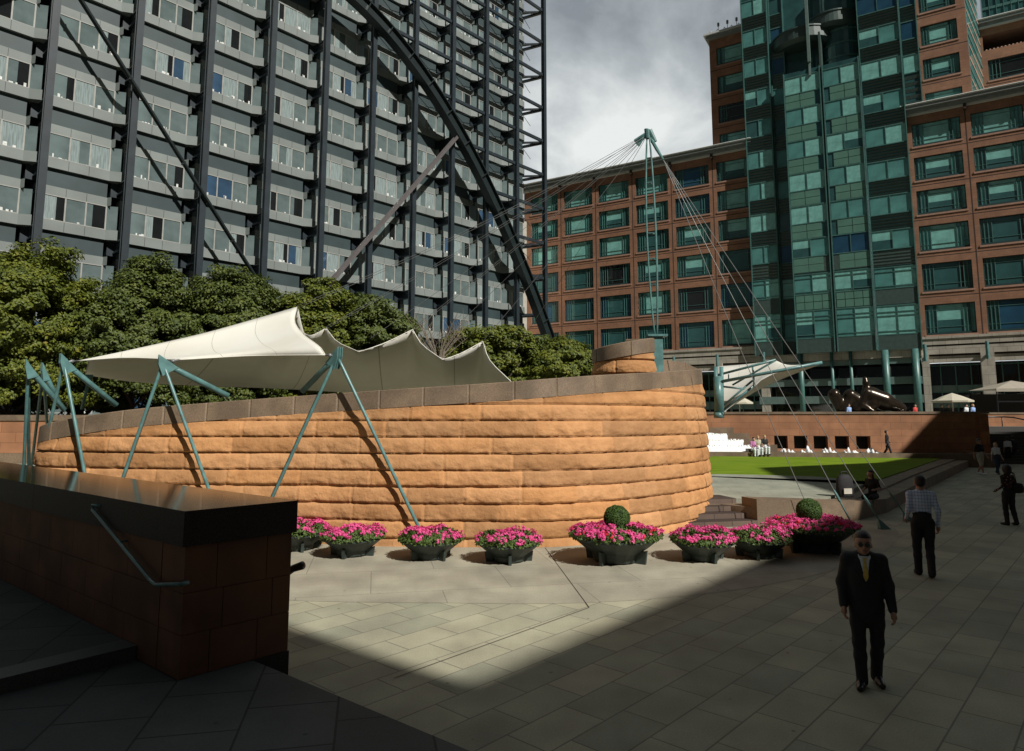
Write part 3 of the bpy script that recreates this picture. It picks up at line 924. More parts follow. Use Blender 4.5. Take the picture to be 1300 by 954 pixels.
# tie beams and wind bracing above the arch
for z in zfl:
    if z < 15: continue
    x0 = None
    mb = MB()
    for k in range(0, 10):
        xa, xb = T0 + BAY * k, T0 + BAY * (k + 1)
        if arch_z(xa + 1.2) < z + .2 and xa > AX:
            mb.box((xa + .26, -.12, z - .2), (xb - .26, .14, z + .12))
            xm = xa + .9
            mb.tube([(xa + .25, 0, z + .1), (xm + .3, 1.0, z - .75)], .035, 5)
            mb.tube([(xm + .3, 1.0, z - .75), (xb - .4, 1.2, z - .2)], .03, 5)
            mb.tube([(xm + .3, 1.0, z - .75), (xb - .5, 1.7, z - 1.9)], .03, 5)
            mb.lathe([(.14, -.1), (.14, .1)], (xm + .3, 1.0, z - .75), 6)
    # struts from the corner column back to the end of the facade
    c = (T0 + BAY * 10, 0, z)
    mb.beam((c[0], .1, z - .1), (XE - .8, 2.6, z - .1), .22, .2)
    mb.beam((c[0], .2, z - .15), (XE - .65, 7., z - .15), .3, .25)
    mb.add([(c[0], .3, z - .02), (XE - .6, 2.4, z - .02), (XE - .6, 3.8, z - .02), (c[0], .3, z + .03), (XE - .6, 2.4, z + .03), (XE - .6, 3.8, z + .03)],
           [(0, 2, 1), (3, 4, 5), (0, 1, 4, 3), (1, 2, 5, 4), (2, 0, 3, 5)], 1)
    mb.build('tie_beam', [M['steel'], M['palebar']], ex)
# cream building edge beyond
cb = empty('cream_building', 'narrow strip of cream building between the steel-arch office and the red brick block', 'building', pt(658, 530, 84))
MB().box((-9, 0, -3), (1.1, 10, 25)).build('wall', M['cream'], cb)
mb = MB()
for k in range(6): mb.box((-.8, -.04, -1 + 4 * k), (.2, -.003, 1 + 4 * k))
mb.build('window', M['gl_dark'], cb)

# ================================================================== RED BRICK AND GLASS BUILDING
Q0 = Vector((41.5, 68, 0)); RB = R(-31)
br = empty('brick_office_building', 'large red brick office building with rows of teal windows and a stepped green glass tower', 'office building', Q0, RB)
TOPS = [33.75, 30.1, 26.5, 22.75, 18.75, 14.5]
HTS = [2.45, 2.5, 2.55, 2.7, 2.9, 3.1]
def bwin(w_, h, kind):
    """one brick-building window: recessed frame, teal mullions, panes; origin at its top centre"""
    r_ = random.Random(kind * 7 + 1); mb = MB()
    x0, x1 = -w_ / 2, w_ / 2
    y = .18
    mb.box((x0, y + .1, -h), (x1, y + .2, 0), 0)
    mb.box((x0, y - .02, -h), (x1, y + .1, -h + .22), 0)            # deep dark bottom rail
    mb.box((x0, y, -.09), (x1, y + .1, -.002), 0)
    gz0, gz1 = -h + .22, -.09
    side = w_ * .235
    xs_ = [x0 + .04, x0 + side * .36, x0 + side * .68, x0 + side, x1 - side, x1 - side * .68, x1 - side * .36, x1 - .04]
    for i in range(7):
        a, b = xs_[i], xs_[i + 1]
        big = i == 3
        m_ = 1
        if big:
            s_ = r_.random()
            if kind < 5: m_ = 3 if s_ < .55 else 1
            else: m_ = 2 if s_ < .5 else 4 if s_ < .85 else 6
        elif kind >= 5: m_ = 4 if kind == 9 else (2 if r_.random() < .7 else 6)
        elif r_.random() < .25: m_ = 2
        if big and r_.random() < .4:                                # half lowered blind
            zc = gz0 + (gz1 - gz0) * (.35 + .4 * r_.random())
            mb.add([(a, y + .07, zc), (b, y + .07, zc), (b, y + .07, gz1), (a, y + .07, gz1)], [(0, 1, 2, 3)], 3)
            mb.add([(a, y + .07, gz0), (b, y + .07, gz0), (b, y + .07, zc), (a, y + .07, zc)], [(0, 1, 2, 3)], 2)
        else:
            mb.add([(a, y + .07, gz0), (b, y + .07, gz0), (b, y + .07, gz1), (a, y + .07, gz1)], [(0, 1, 2, 3)], m_)
    for x in xs_[1:-1]: mb.box((x - .035, y + .0, gz0), (x + .035, y + .09, gz1), 5)
    for x in (xs_[0], xs_[-1]): mb.box((x - .03, y, gz0), (x + .03, y + .09, gz1), 0)
    for fz in (.2, .83): 
        z = gz0 + (gz1 - gz0) * fz
        mb.box((x0 + .04, y + .02, z - .022), (x1 - .04, y + .085, z + .022), 5)
    # reveals
    mb.add([(x0, 0, 0), (x0, y + .1, 0), (x0, y + .1, -h), (x0, 0, -h)], [(0, 1, 2, 3)], 0)
    mb.add([(x1, 0, -h), (x1, y + .1, -h), (x1, y + .1, 0), (x1, 0, 0)], [(0, 1, 2, 3)], 0)
    return mb.mesh('window', [M['tframe'], M['tg'], M['tg2'], M['tg3'], M['tgb'], M['tmull'], M['gl_dark']])
BW = {}
def get_bwin(w_, h, k):
    key = (round(w_, 2), round(h, 2), k)
    if key not in BW: BW[key] = bwin(w_, h, k)
    return BW[key]
def brick_wing(name, xa, xb, cents, w_, tops, hts, zb, zt, y0, depth, parent, sillz=True, seed=0):
    """wall with real openings: built from piers and bands"""
    mb = MB()
    ed = [xa] + [q for c in cents for q in (c - w_ / 2, c + w_ / 2)] + [xb]
    piers = [(ed[i], ed[i + 1]) for i in range(0, len(ed), 2)]
    for a, b in piers:
        if b > a: mb.box((a, y0, zb), (b, y0 + .5, zt), 0)
    for c in cents:
        a, b = c - w_ / 2 + .0, c + w_ / 2 - .0
        zz = [zt]
        for t_, h_ in zip(tops, hts): zz += [t_, t_ - h_]
        zz += [zb]
        for i in range(0, len(zz), 2):
            if zz[i] > zz[i + 1]: mb.box((a, y0, zz[i + 1]), (b, y0 + .5, zz[i]), 0)
        for t_, h_ in zip(tops, hts):
            mb.box((a - .12, y0 - .07, t_ - h_ - .2), (b + .12, y0 - .002, t_ - h_ - .02), 1)
    for t_, h_ in zip(tops, hts):                                       # horizontal movement joints
        mb.box((xa, y0 - .006, t_ - h_ - .62), (xb, y0 + .01, t_ - h_ - .54), 2)
    for i in range(len(cents) - 1):
        x = (cents[i] + cents[i + 1]) / 2
        mb.box((x - .05, y0 - .008, zb), (x + .05, y0 + .012, zt), 2)
    mb.box((xa, y0 + .5, zb), (xb, y0 + depth, zt), 0)
    wing = mb.build(name, [M['brick'], M['sill'], M['joint']], parent)
    r_ = random.Random(seed)
    for t_, h_ in zip(tops, hts):
        for c in cents:
            kd_ = r_.randint(0, 4) if r_.random() < (.8 if t_ > 26 else .3) else r_.randint(5, 9)
            link('window', get_bwin(w_, h_, kd_), wing, (c, y0, t_))
    return wing
def eaves(mb, xa, xb, y0, z, over=.9):
    mb.box((xa, y0 - over, z - .12), (xb, y0 + .6, z + .02), 0)
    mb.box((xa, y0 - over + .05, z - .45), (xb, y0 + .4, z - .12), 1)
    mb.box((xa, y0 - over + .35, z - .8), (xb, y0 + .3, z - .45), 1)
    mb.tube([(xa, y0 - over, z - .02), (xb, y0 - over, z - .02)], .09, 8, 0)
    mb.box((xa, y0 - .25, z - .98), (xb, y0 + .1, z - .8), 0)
cl = [-43.2 + 5.13 * k for k in range(6)]
wl = brick_wing('brick_wing', -46.4, -15.2, cl, 4.2, TOPS, HTS, 11.2, 35.0, 0, 14, br, seed=3)
mb = MB(); eaves(mb, -47.2, -15.4, 0, 35.6)
for c in cl[:-1]: mb.box((c + 2.45, -.55, 34.2), (c + 2.7, -.05, 34.75), 2)
mb.build('cornice', [M['roofw'], M['roofg'], M['joint']], wl)
cr_ = [2.8 + 5.15 * k for k in range(4)]
wr = brick_wing('brick_wing', .15, 21, cr_, 4.25, TOPS, HTS, 11.2, 35.0, 0, 14, br, seed=5)
mb = MB(); eaves(mb, -.25, 21, 0, 35.6)
for c in cr_[:-1]: mb.box((c + 2.45, -.55, 34.2), (c + 2.7, -.05, 34.75), 2)
mb.build('cornice', [M['roofw'], M['roofg'], M['joint']], wr)
# stone ground storeys
def storefront(xa, xb, piers, parent):
    mb = MB()
    mb.box((xa, -.35, 10.35), (xb, .5, 11.2), 0)
    mb.box((xa, -.45, 10.95), (xb, -.353, 11.18), 0)
    mb.box((xa, -.28, 9.4), (xb, .5, 10.2), 0)
    mb.box((xa, -.2, 10.2), (xb, .4, 10.35), 1)
    mb.box((xa, -.1, 8.6), (xb, .5, 9.2), 0)
    mb.box((xa, .0, 9.2), (xb, .4, 9.4), 1)
    for a, b in piers: mb.box((a, -.5, UT), (b, .6, 9.4), 0)
    p = mb.build('stone_arcade', [M['stone'], M['joint']], parent)
    mb = MB()
    mb.box((xa, 1.6, UT), (xb, 1.7, 8.6), 1)
    x = xa + .3
    while x < xb:
        mb.box((x - .05, 1.45, UT), (x + .05, 1.598, 8.6), 0); x += 1.28
    for z in (4.9, 5.6, 8.3): mb.box((xa, 1.5, z), (xb, 1.597, z + .12), 0)
    mb.box((xa, 1.52, 4.1), (xb, 1.595, 4.9), 2)
    mb.box((xa, 1.52, 5.72), (xb, 1.596, 6.35), 2)
    mb.build('shop_glazing', [M['tmull'], M['gl_dark'], M['tsteel']], p)
    mb = MB()
    for c in [q for a, b in piers for q in ((a + b) / 2,)]:
        mb.tube([(c, -.9, 8.7), (c, -.9, 10.4)], .16, 8); mb.beam((c, -.9, 9.1), (c, 1, 9.1), .2, .2)
    mb.build('bracket_lamp', M['teal'], p)
storefront(.1, 21, [(.1, .75), (5.0, 6.1), (10.1, 11.2), (15.3, 16.4)], wr)
storefront(-46.4, -15.4, [(c + 2.1, c + 3.0) for c in cl], wl)
# upper brick blocks, set a little back
tt_ = [37.6 + 3.72 * k for k in range(9)][::-1]
ub = brick_wing('brick_upper_block', -20.15, -15.3, [-17.35], 3.9, [48.7, 44.95, 41.2, 37.5], [2.3] * 4, 35.2, 49.9, .8, 10, br, seed=9)
mb = MB(); mb.box((-20.4, .2, 49.9), (-15.3, 11, 50.3), 0); mb.box((-20.65, .0, 50.3), (-15.3, 11, 50.5), 1)
for k in range(6): mb.tube([(-20.2 + .85 * k, .5, 50.45), (-19.8 + .85 * k, .3, 50.85), (-19.5 + .85 * k, .5, 50.45)], .06, 6, 1)
for k in range(3): mb.tube([(-18.9 + 1.1 * k, .6, 50.4), (-18.9 + 1.1 * k, .6, 51.6)], .035, 5, 0); mb.lathe([(.14, 0), (.14, .4), (.05, .45)], (-18.9 + 1.1 * k, .6, 51.4), 7, 0)
mb.build('parapet', [M['roofg'], M['roofw']], ub)
ub2 = brick_wing('brick_upper_block', 1.85, 6.2, [3.75], 3.25, [52.1, 48.35, 44.6, 40.85, 37.1], [2.25] * 5, 35.2, 62, .6, 2.5, br, seed=12)
# splayed glass return beside it and the set-back brick block with its terrace
sp = MB()
a0 = Vector((6.22, .62)); dsp = Vector((math.cos(R(47.5 + 31)), math.sin(R(47.5 + 31))))
a1 = a0 + dsp * 9.2
sp.add([(a0.x, a0.y, 35.2), (a1.x, a1.y, 35.2), (a1.x, a1.y, 62), (a0.x, a0.y, 62)], [(0, 1, 2, 3)], 0)
for k in range(8):
    z = 36 + 3.8 * k
    for za, zb_, m_ in ((z, z + .25, 1), (z + 1.5, z + 1.7, 1), (z + 2.6, z + 3.0, 2)):
        n = Vector((dsp.y, -dsp.x)) * .06
        sp.add([(a0.x + n.x, a0.y + n.y, za), (a1.x + n.x, a1.y + n.y, za), (a1.x + n.x, a1.y + n.y, zb_), (a0.x + n.x, a0.y + n.y, zb_)], [(0, 1, 2, 3)], m_)
sp.build('splayed_glazing', [M['tg'], M['sill'], M['tmull']], br)
# set-back block at the far right
sb = brick_wing('brick_setback_block', 7.9, 24, [10.9, 16.2, 21.4], 4.6, [43.2, 39.4], [2.4, 2.4], 35, 44.4, 9.5, 8, br, seed=15)
mb = MB()
mb.box((7.9, 9.5, 46.2), (24, 18, 47.4), 2)
eaves(mb, 7.5, 24, 9.5, 48.0, .6)
mb.box((7.9, 13, 44.4), (24, 13.2, 46.2), 3)
mb.box((7.9, 9.5, 44.4), (8.3, 13, 46.2), 2)
for k in range(40): mb.lathe([(.12, 0), (.16, .1), (.05, .25)], (8.6 + .35 * k, 9.8, 44.4), 6, 4)
mb.box((8.6, 11, 48.05), (13.4, 12, 55), 3)
for k in range(8): mb.box((8.6 + .68 * k, 10.9, 48.05), (8.66 + .68 * k, 10.999, 55), 5)
for z in (50, 52.4): mb.box((8.6, 10.92, z), (13.4, 10.998, z + .3), 5)
mb.build('roof_terrace', [M['roofw'], M['roofg'], M['brick'], M['tg2'], M['sill'], M['tmull']], sb)

# stepped glass tower, a part of the brick building with its own windows
gt_mb = MB()
SEG = [('a', -15.9, -12.95, -.8, 56), ('b', -12.95, -11.4, .3, 56), ('c', -11.4, -7.6, -1.6, 41.9), ('d', -7.4, -3.75, -1.6, 41.9), ('e', -3.7, .25, -.9, 56), ('f', .25, 1.85, -.3, 56)]
ROWS = [(31.75 + 3.76 * k, 33.8 + 3.76 * k) for k in range(6, -4, -1)]       # window bands
for nm, xa, xb, y0, zt in SEG:
    zb = 35.7 if nm == 'f' else 10.0
    gt_mb.box((xa, y0, zb), (xb, 6, zt), 0)
    rows_ = sorted(r for r in ROWS if r[1] < zt and r[0] > max(zb, 19.5))
    # spandrels
    pz = rows_[0][0] - 1.7 if nm != 'f' else zb
    for k, (za, zb_) in enumerate(rows_):
        lo = rows_[k - 1][1] if k else pz
        hi = za
        if nm in 'cd':
            nx2 = 2
            wd = (xb - xa - .75) / nx2; xo = 0 if nm == 'c' else .55
            h2 = (hi - lo - .18) / 2
            for j in range(2):
                for i in range(nx2):
                    if i == (2 if nm == 'c' else 0) and False: continue
                    gt_mb.box((xa + xo + .1 + wd * i + .03, y0 - .06, lo + .06 + j * (h2 + .06)), (xa + xo + .1 + wd * (i + 1) - .03, y0 - .003, lo + .06 + j * (h2 + .06) + h2), 1)
        else:
            n_ = 5
            for j in range(n_):
                h_ = (hi - lo) / n_
                gt_mb.add([(xa + .08, y0 - .02, lo + h_ * j + .02), (xb - .08, y0 - .02, lo + h_ * j + .02), (xb - .08, y0 - .11, lo + h_ * (j + .55)), (xa + .08, y0 - .11, lo + h_ * (j + .55)),
                           (xb - .08, y0 - .02, lo + h_ * (j + .6)), (xa + .08, y0 - .02, lo + h_ * (j + .6))], [(0, 1, 2, 3), (3, 2, 4, 5)], 2)
    # fins at the edges
    for x in (xa + .04, xb - .04): gt_mb.box((x - .05, y0 - .18, zb), (x + .05, y0 - .004, zt), 3)
# lower floors of the tower
for nm, xa, xb, y0, zt in SEG[:5]:
    gt_mb.box((xa + .06, y0 - .07, 10.0), (xb - .06, y0 - .003, 11.5), 4)
    if nm in 'cd':
        for i in range(4):
            w_ = (xb - xa - .3) / 4
            for j in range(2): gt_mb.box((xa + .15 + w_ * i + .03, y0 - .06, 14.7 + j * .85), (xa + .15 + w_ * (i + 1) - .03, y0 - .004, 15.48 + j * .85), 5)
    else: gt_mb.box((xa + .06, y0 - .06, 14.7), (xb - .06, y0 - .004, 16.3), 4)
    gt_mb.box((xa + .06, y0 - .05, 18.75), (xb - .06, y0 - .004, 20.3), 4)
    for z in (11.9, 13.9, 18.1, 16.6, 13.5): gt_mb.box((xa + .06, y0 - .09, z), (xb - .06, y0 - .005, z + .07), 3)
gt_mb.box((-7.6, -1.5, 10), (-7.4, 6, 46), 4)
gt_mb.box((-11.4, 1.2, 41.9), (-3.7, 6, 56), 0)
# round balconies above the light green bay and the upright fin
for z, r_, x_, yy in ((45.6, 3.6, -9.6, 2.), (46.9, 2.9, -6.4, 2.)):
    gt_mb.lathe([(r_ - .5, 0), (r_, .35), (r_, .9), (r_ - .1, .95), (r_ - .1, 1.5), (r_, 1.55), (r_, 1.7)], (x_, yy, z), 40, 4)
gt_mb.lathe([(2.4, 0), (2.4, 14)], (-5.6, 2.6, 42), 32, 0)
for k in range(4): gt_mb.lathe([(2.46, 0), (2.46, .2)], (-5.6, 2.6, 43.3 + 1.6 * k), 32, 3)
gt_mb.box((-8.75, -1.9, 42.6), (-8.45, -1.5, 58), 6)
gt_mb.beam((-8.6, -1.7, 41.0), (-8.6, -1.5, 43.2), .22, .22, 6)
gt = gt_mb.build('glass_tower', [M['tg2'], M['tpanel'], M['tlouv'], M['tmull'], M['tlouv'], M['tpanel'], M['tsteel']], br)
# tower windows (sub-parts)
def tow_win(w_, h_, kind, cols=3):
    r_ = random.Random(kind * 31 + cols); mb = MB()
    for i in range(cols):
        a, b = w_ * i / cols, w_ * (i + 1) / cols
        m_ = r_.choice([1, 1, 2, 2, 3, 3, 1]) if kind < 7 else r_.choice([4, 2, 4, 1])
        zc = r_.choice([0, 0, .3, .5]) * h_ if m_ == 3 else 0
        mb.add([(a + .03, -.03, zc), (b - .03, -.03, zc), (b - .03, -.03, h_), (a + .03, -.03, h_)], [(0, 1, 2, 3)], m_)
        if zc: mb.add([(a + .03, -.03, 0), (b - .03, -.03, 0), (b - .03, -.03, zc), (a + .03, -.03, zc)], [(0, 1, 2, 3)], 2)
        mb.box((b - .03, -.1, 0), (b + .03, -.002, h_), 0)
    mb.box((0, -.09, -.05), (w_, -.003, .05), 0); mb.box((0, -.09, h_ - .05), (w_, -.003, h_ + .05), 0)
    return mb.mesh('window', [M['tmull'], M['tg'], M['tg2'], M['tg3'], M['tgb']])
TW = {}
rw = random.Random(21)
nwin = 0
for nm, xa, xb, y0, zt in SEG:
    zb = 35.7 if nm == 'f' else 10.5
    rows_ = [r for r in ROWS if r[1] < zt and r[0] > max(zb, 19.5)]
    if nm != 'f': rows_ += [(16.35, 18.6), (11.55, 14.6)]
    for za, zb_ in rows_:
        w_ = xb - xa - .2; cols = 2 if w_ > 2.5 else 1
        kd = rw.randint(0, 6) if za < 40 and not (20 < za < 24) else rw.randint(5, 9)
        key = (round(w_, 2), round(zb_ - za, 2), kd)
        if key not in TW: TW[key] = tow_win(w_, zb_ - za - .04, kd, cols)
        link('window', TW[key], gt, (xa + .1, y0, za + .02)); nwin += 1
# open colonnade below the tower
mb = MB()
mb.box((-15.9, 2.4, UT), (.1, 2.8, 10), 1)
mb.box((-15.9, -.7, 9.2), (.1, 2.4, 10), 0)
for z, h_ in ((8.6, .5), (6.5, .75), (4.6, .8)): mb.box((-15.7, -.55, z), (.05, -.35, z + h_), 2)
mb.box((-15.9, 1.55, UT), (.1, 1.65, 8.9), 3)
cc = mb.build('colonnade', [M['stone'], M['black'], M['tsteel'], M['gl_dark']], br)
for x, r_ in ((-11.2, .28), (-8.1, .16), (-6.3, .17), (-3.1, .33), (.0 - .45, .33)):
    mb = MB(); mb.lathe([(r_, UT), (r_, 10)], (0, 0, 0), 16); mb.build('round_column', M['tmull'], cc, True, (x, -.9, 0))

# ================================================================== OFFICE BLOCK BEHIND THE CAMERA (casts the plaza's shade)
HB = 36.
sh = Vector((.72, -.87, 0)) * HB
G = [(-.5, 7.85), (9.9, 20.1), (9.7, 22.2), (10.4, 28), (11.9, 34.4), (20, 38.4), (24, 42.5), (25.6, 46.5), (26.6, 50), (72, 50), (72, -10), (-6, -10), (-20, 23.2)]
poly = [(x + sh.x, y + sh.y) for x, y in G]
def area(P): return sum(P[i][0] * P[(i + 1) % len(P)][1] - P[(i + 1) % len(P)][0] * P[i][1] for i in range(len(P)))
if area(poly) < 0: poly = poly[::-1]
bb = empty('brick_office_block', 'large brick office block behind and right of the viewpoint that shades the walkway', 'office building', (poly[0][0], poly[0][1], 0))
ob = MB().prism(poly, 0, HB).build('wall', M['brick'], bb); ob.location = (-poly[0][0], -poly[0][1], 0)
wm = MB()
for i in range(len(poly)):
    a, b = Vector(poly[i]), Vector(poly[(i + 1) % len(poly)])
    L = (b - a).length
    if L < 6: continue
    d = (b - a) / L; n = Vector((d.y, -d.x))
    for j in range(int(L / 4)):
        for k in range(8):
            p = a + d * (4 * j + .8) + n * .05; q = p + d * 2.6; z = 4 + 4 * k
            wm.add([(p.x, p.y, z), (q.x, q.y, z), (q.x, q.y, z + 2.2), (p.x, p.y, z + 2.2)], [(0, 1, 2, 3)])
ow = wm.build('windows', M['tg2'], bb); ow.location = ob.location; st(ow, 'stuff')

# ================================================================== FOREGROUND STAIR WALL
FA = R(141)
fw_d = Vector((math.cos(FA), math.sin(FA), 0)); fw_n = Vector((math.cos(R(47.5)), math.sin(R(47.5)), 0))
Fc = gp(364, 861); Nc = Fc - fw_n * 1.2
fw = empty('stair_wall', 'dark foreground stair wall of brown sandstone blocks under a polished black granite slab top', 'wall', Nc, FA)
# local: x along the wall away from the viewer's right, y<0 is the far side
wl_ = -1.2 * math.sin(R(141 - 47.5)) ; skew = -1.2 * math.cos(R(141 - 47.5))
sk = Vector((math.cos(R(47.5) - FA), math.sin(R(47.5) - FA)))      # local direction of the end face, times 1.2
def quadwall(y_in, y_out, z0, z1, x_in=0., L=17., m=0, mb=None, seam=None):
    mb = mb or MB()
    p = sk * y_in; q = sk * y_out
    P_ = [(p.x + x_in, p.y), (q.x + x_in, q.y), (q.x + L, q.y), (p.x + L, p.y)]
    if area(P_) < 0: P_ = P_[::-1]
    return mb.prism(P_, z0, z1, m)
def slots(mb, z0, z1, y_in, y_out, cuts, x_in=0., g=.006, L=17.):
    for a, b in zip(cuts[:-1], cuts[1:]):
        p = sk * y_in; q = sk * y_out
        P_ = [(p.x + a + g, p.y), (q.x + a + g, q.y), (q.x + b - g, q.y), (p.x + b - g, p.y)]
        if area(P_) < 0: P_ = P_[::-1]
        mb.prism(P_, z0, z1)
core = quadwall(.03, 1.17, 0, 1.6, .03)
core.build('core', M['joint'], fw)
mb = MB()
rws = [(.30, .72), (.726, 1.13), (1.136, 1.60)]
for r_i, (za, zb_) in enumerate(rws):
    # end face blocks run across the thickness, long faces in lengths
    cutsT = [0, .42, .98, 1.2] if r_i == 1 else ([0, .3, .82, 1.2] if r_i == 0 else [0, .34, .9, 1.2])
    for a, b in zip(cutsT[:-1], cutsT[1:]):
        quadwall(a + .004, b - .004, za, zb_, 0, .5, 0, mb)
    cutsL = [.5 + .006] + [.5 + .35 * (r_i % 2) + .86 * k for k in range(1, 20)]
    for a, b in zip(cutsL[:-1], cutsL[1:]):
        for ya, yb in ((0, .3), (.9, 1.2)):
            quadwall(ya, yb, za, zb_, a + .004, b - .004, 0, mb)
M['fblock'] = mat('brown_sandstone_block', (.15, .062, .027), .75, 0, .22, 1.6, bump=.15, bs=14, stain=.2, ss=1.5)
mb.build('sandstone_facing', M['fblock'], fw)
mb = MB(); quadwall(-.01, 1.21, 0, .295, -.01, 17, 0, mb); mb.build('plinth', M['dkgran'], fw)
mb = MB()
for a, b in ((-.03, 2.2), (2.206, 4.6), (4.606, 7.0), (7.006, 9.4), (9.406, 12), (12.006, 17)): quadwall(-.04, 1.24, 1.604, 1.965, a, b, 0, mb)
top = mb.build('granite_top', [M['dkgran'], M['polgran']], fw)
for p in top.data.polygons:
    if p.normal.z > .9: p.material_index = 1
# handrails on both faces (each a thing fixed to the wall, so parts)
def loc_on(u, v, yo):          # point of the near face plane (local) seen at u,v
    o = Nc - fw_n * 0
    nn = Vector((fw_d.y, -fw_d.x, 0))
    o = Nc - nn * yo if (nn.dot(Vector((0, 0, 0)) - Nc) < 0) else Nc + nn * yo
    r = Vector(ray(u, v).tolist()); c = Vector((0, 0, EYE))
    t = nn.dot(o - c) / nn.dot(r)
    P_ = c + r * t
    d = P_ - Nc
    return Vector((d.dot(fw_d), d.dot(Vector((-fw_d.y, fw_d.x, 0))), P_.z))
pA, pB, pC = loc_on(114, 643, .09), loc_on(194, 741, .09), loc_on(228, 742, .09)
hr = MB()
hk = [pA + Vector((.0, -.0, 0))]
pts = [pA + Vector((-.18, -.09, .02)), pA + Vector((-.06, -.03, .02)), pA, pA + (pB - pA) * .06, pA + (pB - pA) * .94, pB, pB + (pC - pB) * .35 + Vector((0, 0, .0)), pC]
sgn = 1 if pA.y > 0 else -1
pts = [pA + Vector((-.2, -sgn * .07, .015)), pA + Vector((-.07, 0, .015)), pA + (pB - pA) * .05, pA + (pB - pA) * .95, pB + Vector((-.06, 0, -.005)), pC, pC + Vector((-.0, -sgn * .09, 0))]
hr.tube([tuple(p) for p in pts], .021, 10)
mid = pA + (pB - pA) * .5
hr.tube([tuple(mid), tuple(mid + Vector((0, -sgn * .1, 0)))], .012, 6)
hr.build('handrail', M['teal'], fw, True)
# end of the rail on the far side of the wall
e1 = pt(372, 722, 8.6); e2 = pt(384, 718, 8.5); e0 = pt(346, 742, 8.9)
hr = MB(); hr.tube([tuple(e0), tuple(e1), tuple(e2), tuple(e2 + Vector((.02, 0, .0)))], [.035, .045, .05, .02], 12)
o = hr.build('handrail', M['black'], fw, True)
o.parent = None
tag(o, 'rounded end of a dark rail sticking out beyond the foreground stair wall', 'handrail')

# stairs beside it
def stairpoly(x0, x1, y1=-6.5):
    s_ = 1 if pA.y > 0 else -1
    return [(x0, s_ * .015), (x1, s_ * .015), (x1, s_ * 7), (x0, s_ * 7)]
sx0 = (gp(166, 822, .44) - Nc).dot(fw_d)
mbt, mbn = MB(), MB()
def addp(mb, P_, z0, z1):
    if area(P_) < 0: P_ = P_[::-1]
    mb.prism(P_, z0, z1)
addp(mbt, stairpoly(sx0 + .34, 16), 0, .44); addp(mbn, stairpoly(sx0, sx0 + .335), 0, .445)
s9 = 1 if pA.y > 0 else -1
k8, k12 = sk * .78, sk * 1.2
addp(mbt, [(sx0 - .004, s9 * .015), (-.012, s9 * .015), (-.012, 0), (k8.x - .012, k8.y), (k8.x - 5, k8.y), (-5, s9 * 7), (sx0 - .004, s9 * 7)], 0, .298)
# ramp falling to the plaza
q = [(k8.x - .013, k8.y), (k12.x - .013, k12.y), (k12.x - 5, k12.y), (k8.x - 5, k8.y)]
zt = [.298, .004, .004, .298]
if area(q) < 0: q, zt = q[::-1], zt[::-1]
mbt.prism(q, -.1, zt)
stt = empty('foreground_stairs', 'dark wide stairs with speckled granite nosings beside the foreground stair wall', 'stairs', Nc, FA)
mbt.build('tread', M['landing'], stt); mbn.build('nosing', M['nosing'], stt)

# ================================================================== TENSILE CANOPIES
def fabric_mat():
    m = bpy.data.materials.new('white_tent_membrane'); m.use_nodes = True
    t = m.node_tree; b = t.nodes['Principled BSDF']
    b.inputs['Roughness'].default_value = .6
    uv = t.nodes.new("ShaderNodeUVMap"); sx = t.nodes.new("ShaderNodeSeparateXYZ")
    t.links.new(uv.outputs[0], sx.inputs[0])
    # seams: thin darker double-thickness lines at regular membrane widths
    mu = t.nodes.new("ShaderNodeMath"); mu.operation = 'FRACT'
    mul = t.nodes.new("ShaderNodeMath"); mul.operation = 'MULTIPLY'; mul.inputs[1].default_value = 5
    t.links.new(sx.outputs[0], mul.inputs[0]); t.links.new(mul.outputs[0], mu.inputs[0])
    lt = t.nodes.new("ShaderNodeMath"); lt.operation = 'LESS_THAN'; lt.inputs[1].default_value = .010
    t.links.new(mu.outputs[0], lt.inputs[0])
    tc_ = t.nodes.new("ShaderNodeTexCoord")
    n = t.nodes.new("ShaderNodeTexNoise"); n.inputs['Scale'].default_value = .7; n.inputs['Detail'].default_value = 6
    t.links.new(tc_.outputs['Object'], n.inputs['Vector'])
    r = t.nodes.new("ShaderNodeValToRGB")
    r.color_ramp.elements[0].color = (.80, .78, .69, 1); r.color_ramp.elements[1].color = (.88, .87, .80, 1)
    r.color_ramp.elements[0].position = .3; r.color_ramp.elements[1].position = .65
    t.links.new(n.outputs[0], r.inputs[0])
    mm = t.nodes.new("ShaderNodeMixRGB"); mm.inputs[2].default_value = (.42, .40, .33, 1)
    t.links.new(lt.outputs[0], mm.inputs[0]); t.links.new(r.outputs[0], mm.inputs[1])
    t.links.new(mm.outputs[0], b.inputs['Base Color'])
    tr = t.nodes.new("ShaderNodeBsdfTranslucent"); tr.inputs[0].default_value = (.36, .38, .27, 1)
    ms = t.nodes.new("ShaderNodeMixShader"); ms.inputs[0].default_value = .22
    t.links.new(b.outputs[0], ms.inputs[1]); t.links.new(tr.outputs[0], ms.inputs[2])
    t.links.new(ms.outputs[0], t.nodes['Material Output'].inputs[0])
    return m
M['fabric'] = fabric_mat()
M['hem'] = mat('white_hem_cable', (.7, .68, .6), .5)
def crv(P, n):                        # smooth curve through points, resampled evenly
    P = [Vector(p) for p in P]
    if len(P) == 1: return [P[0]] * (n + 1)
    if len(P) == 2: return [P[0].lerp(P[1], i / n) for i in range(n + 1)]
    C_ = catmull([tuple(p) for p in P], 30)
    L = np.r_[0, np.cumsum(np.linalg.norm(np.diff(C_, axis=0), axis=1))]
    return [Vector([np.interp(L[-1] * i / n, L, C_[:, k]) for k in range(3)]) for i in range(n + 1)]
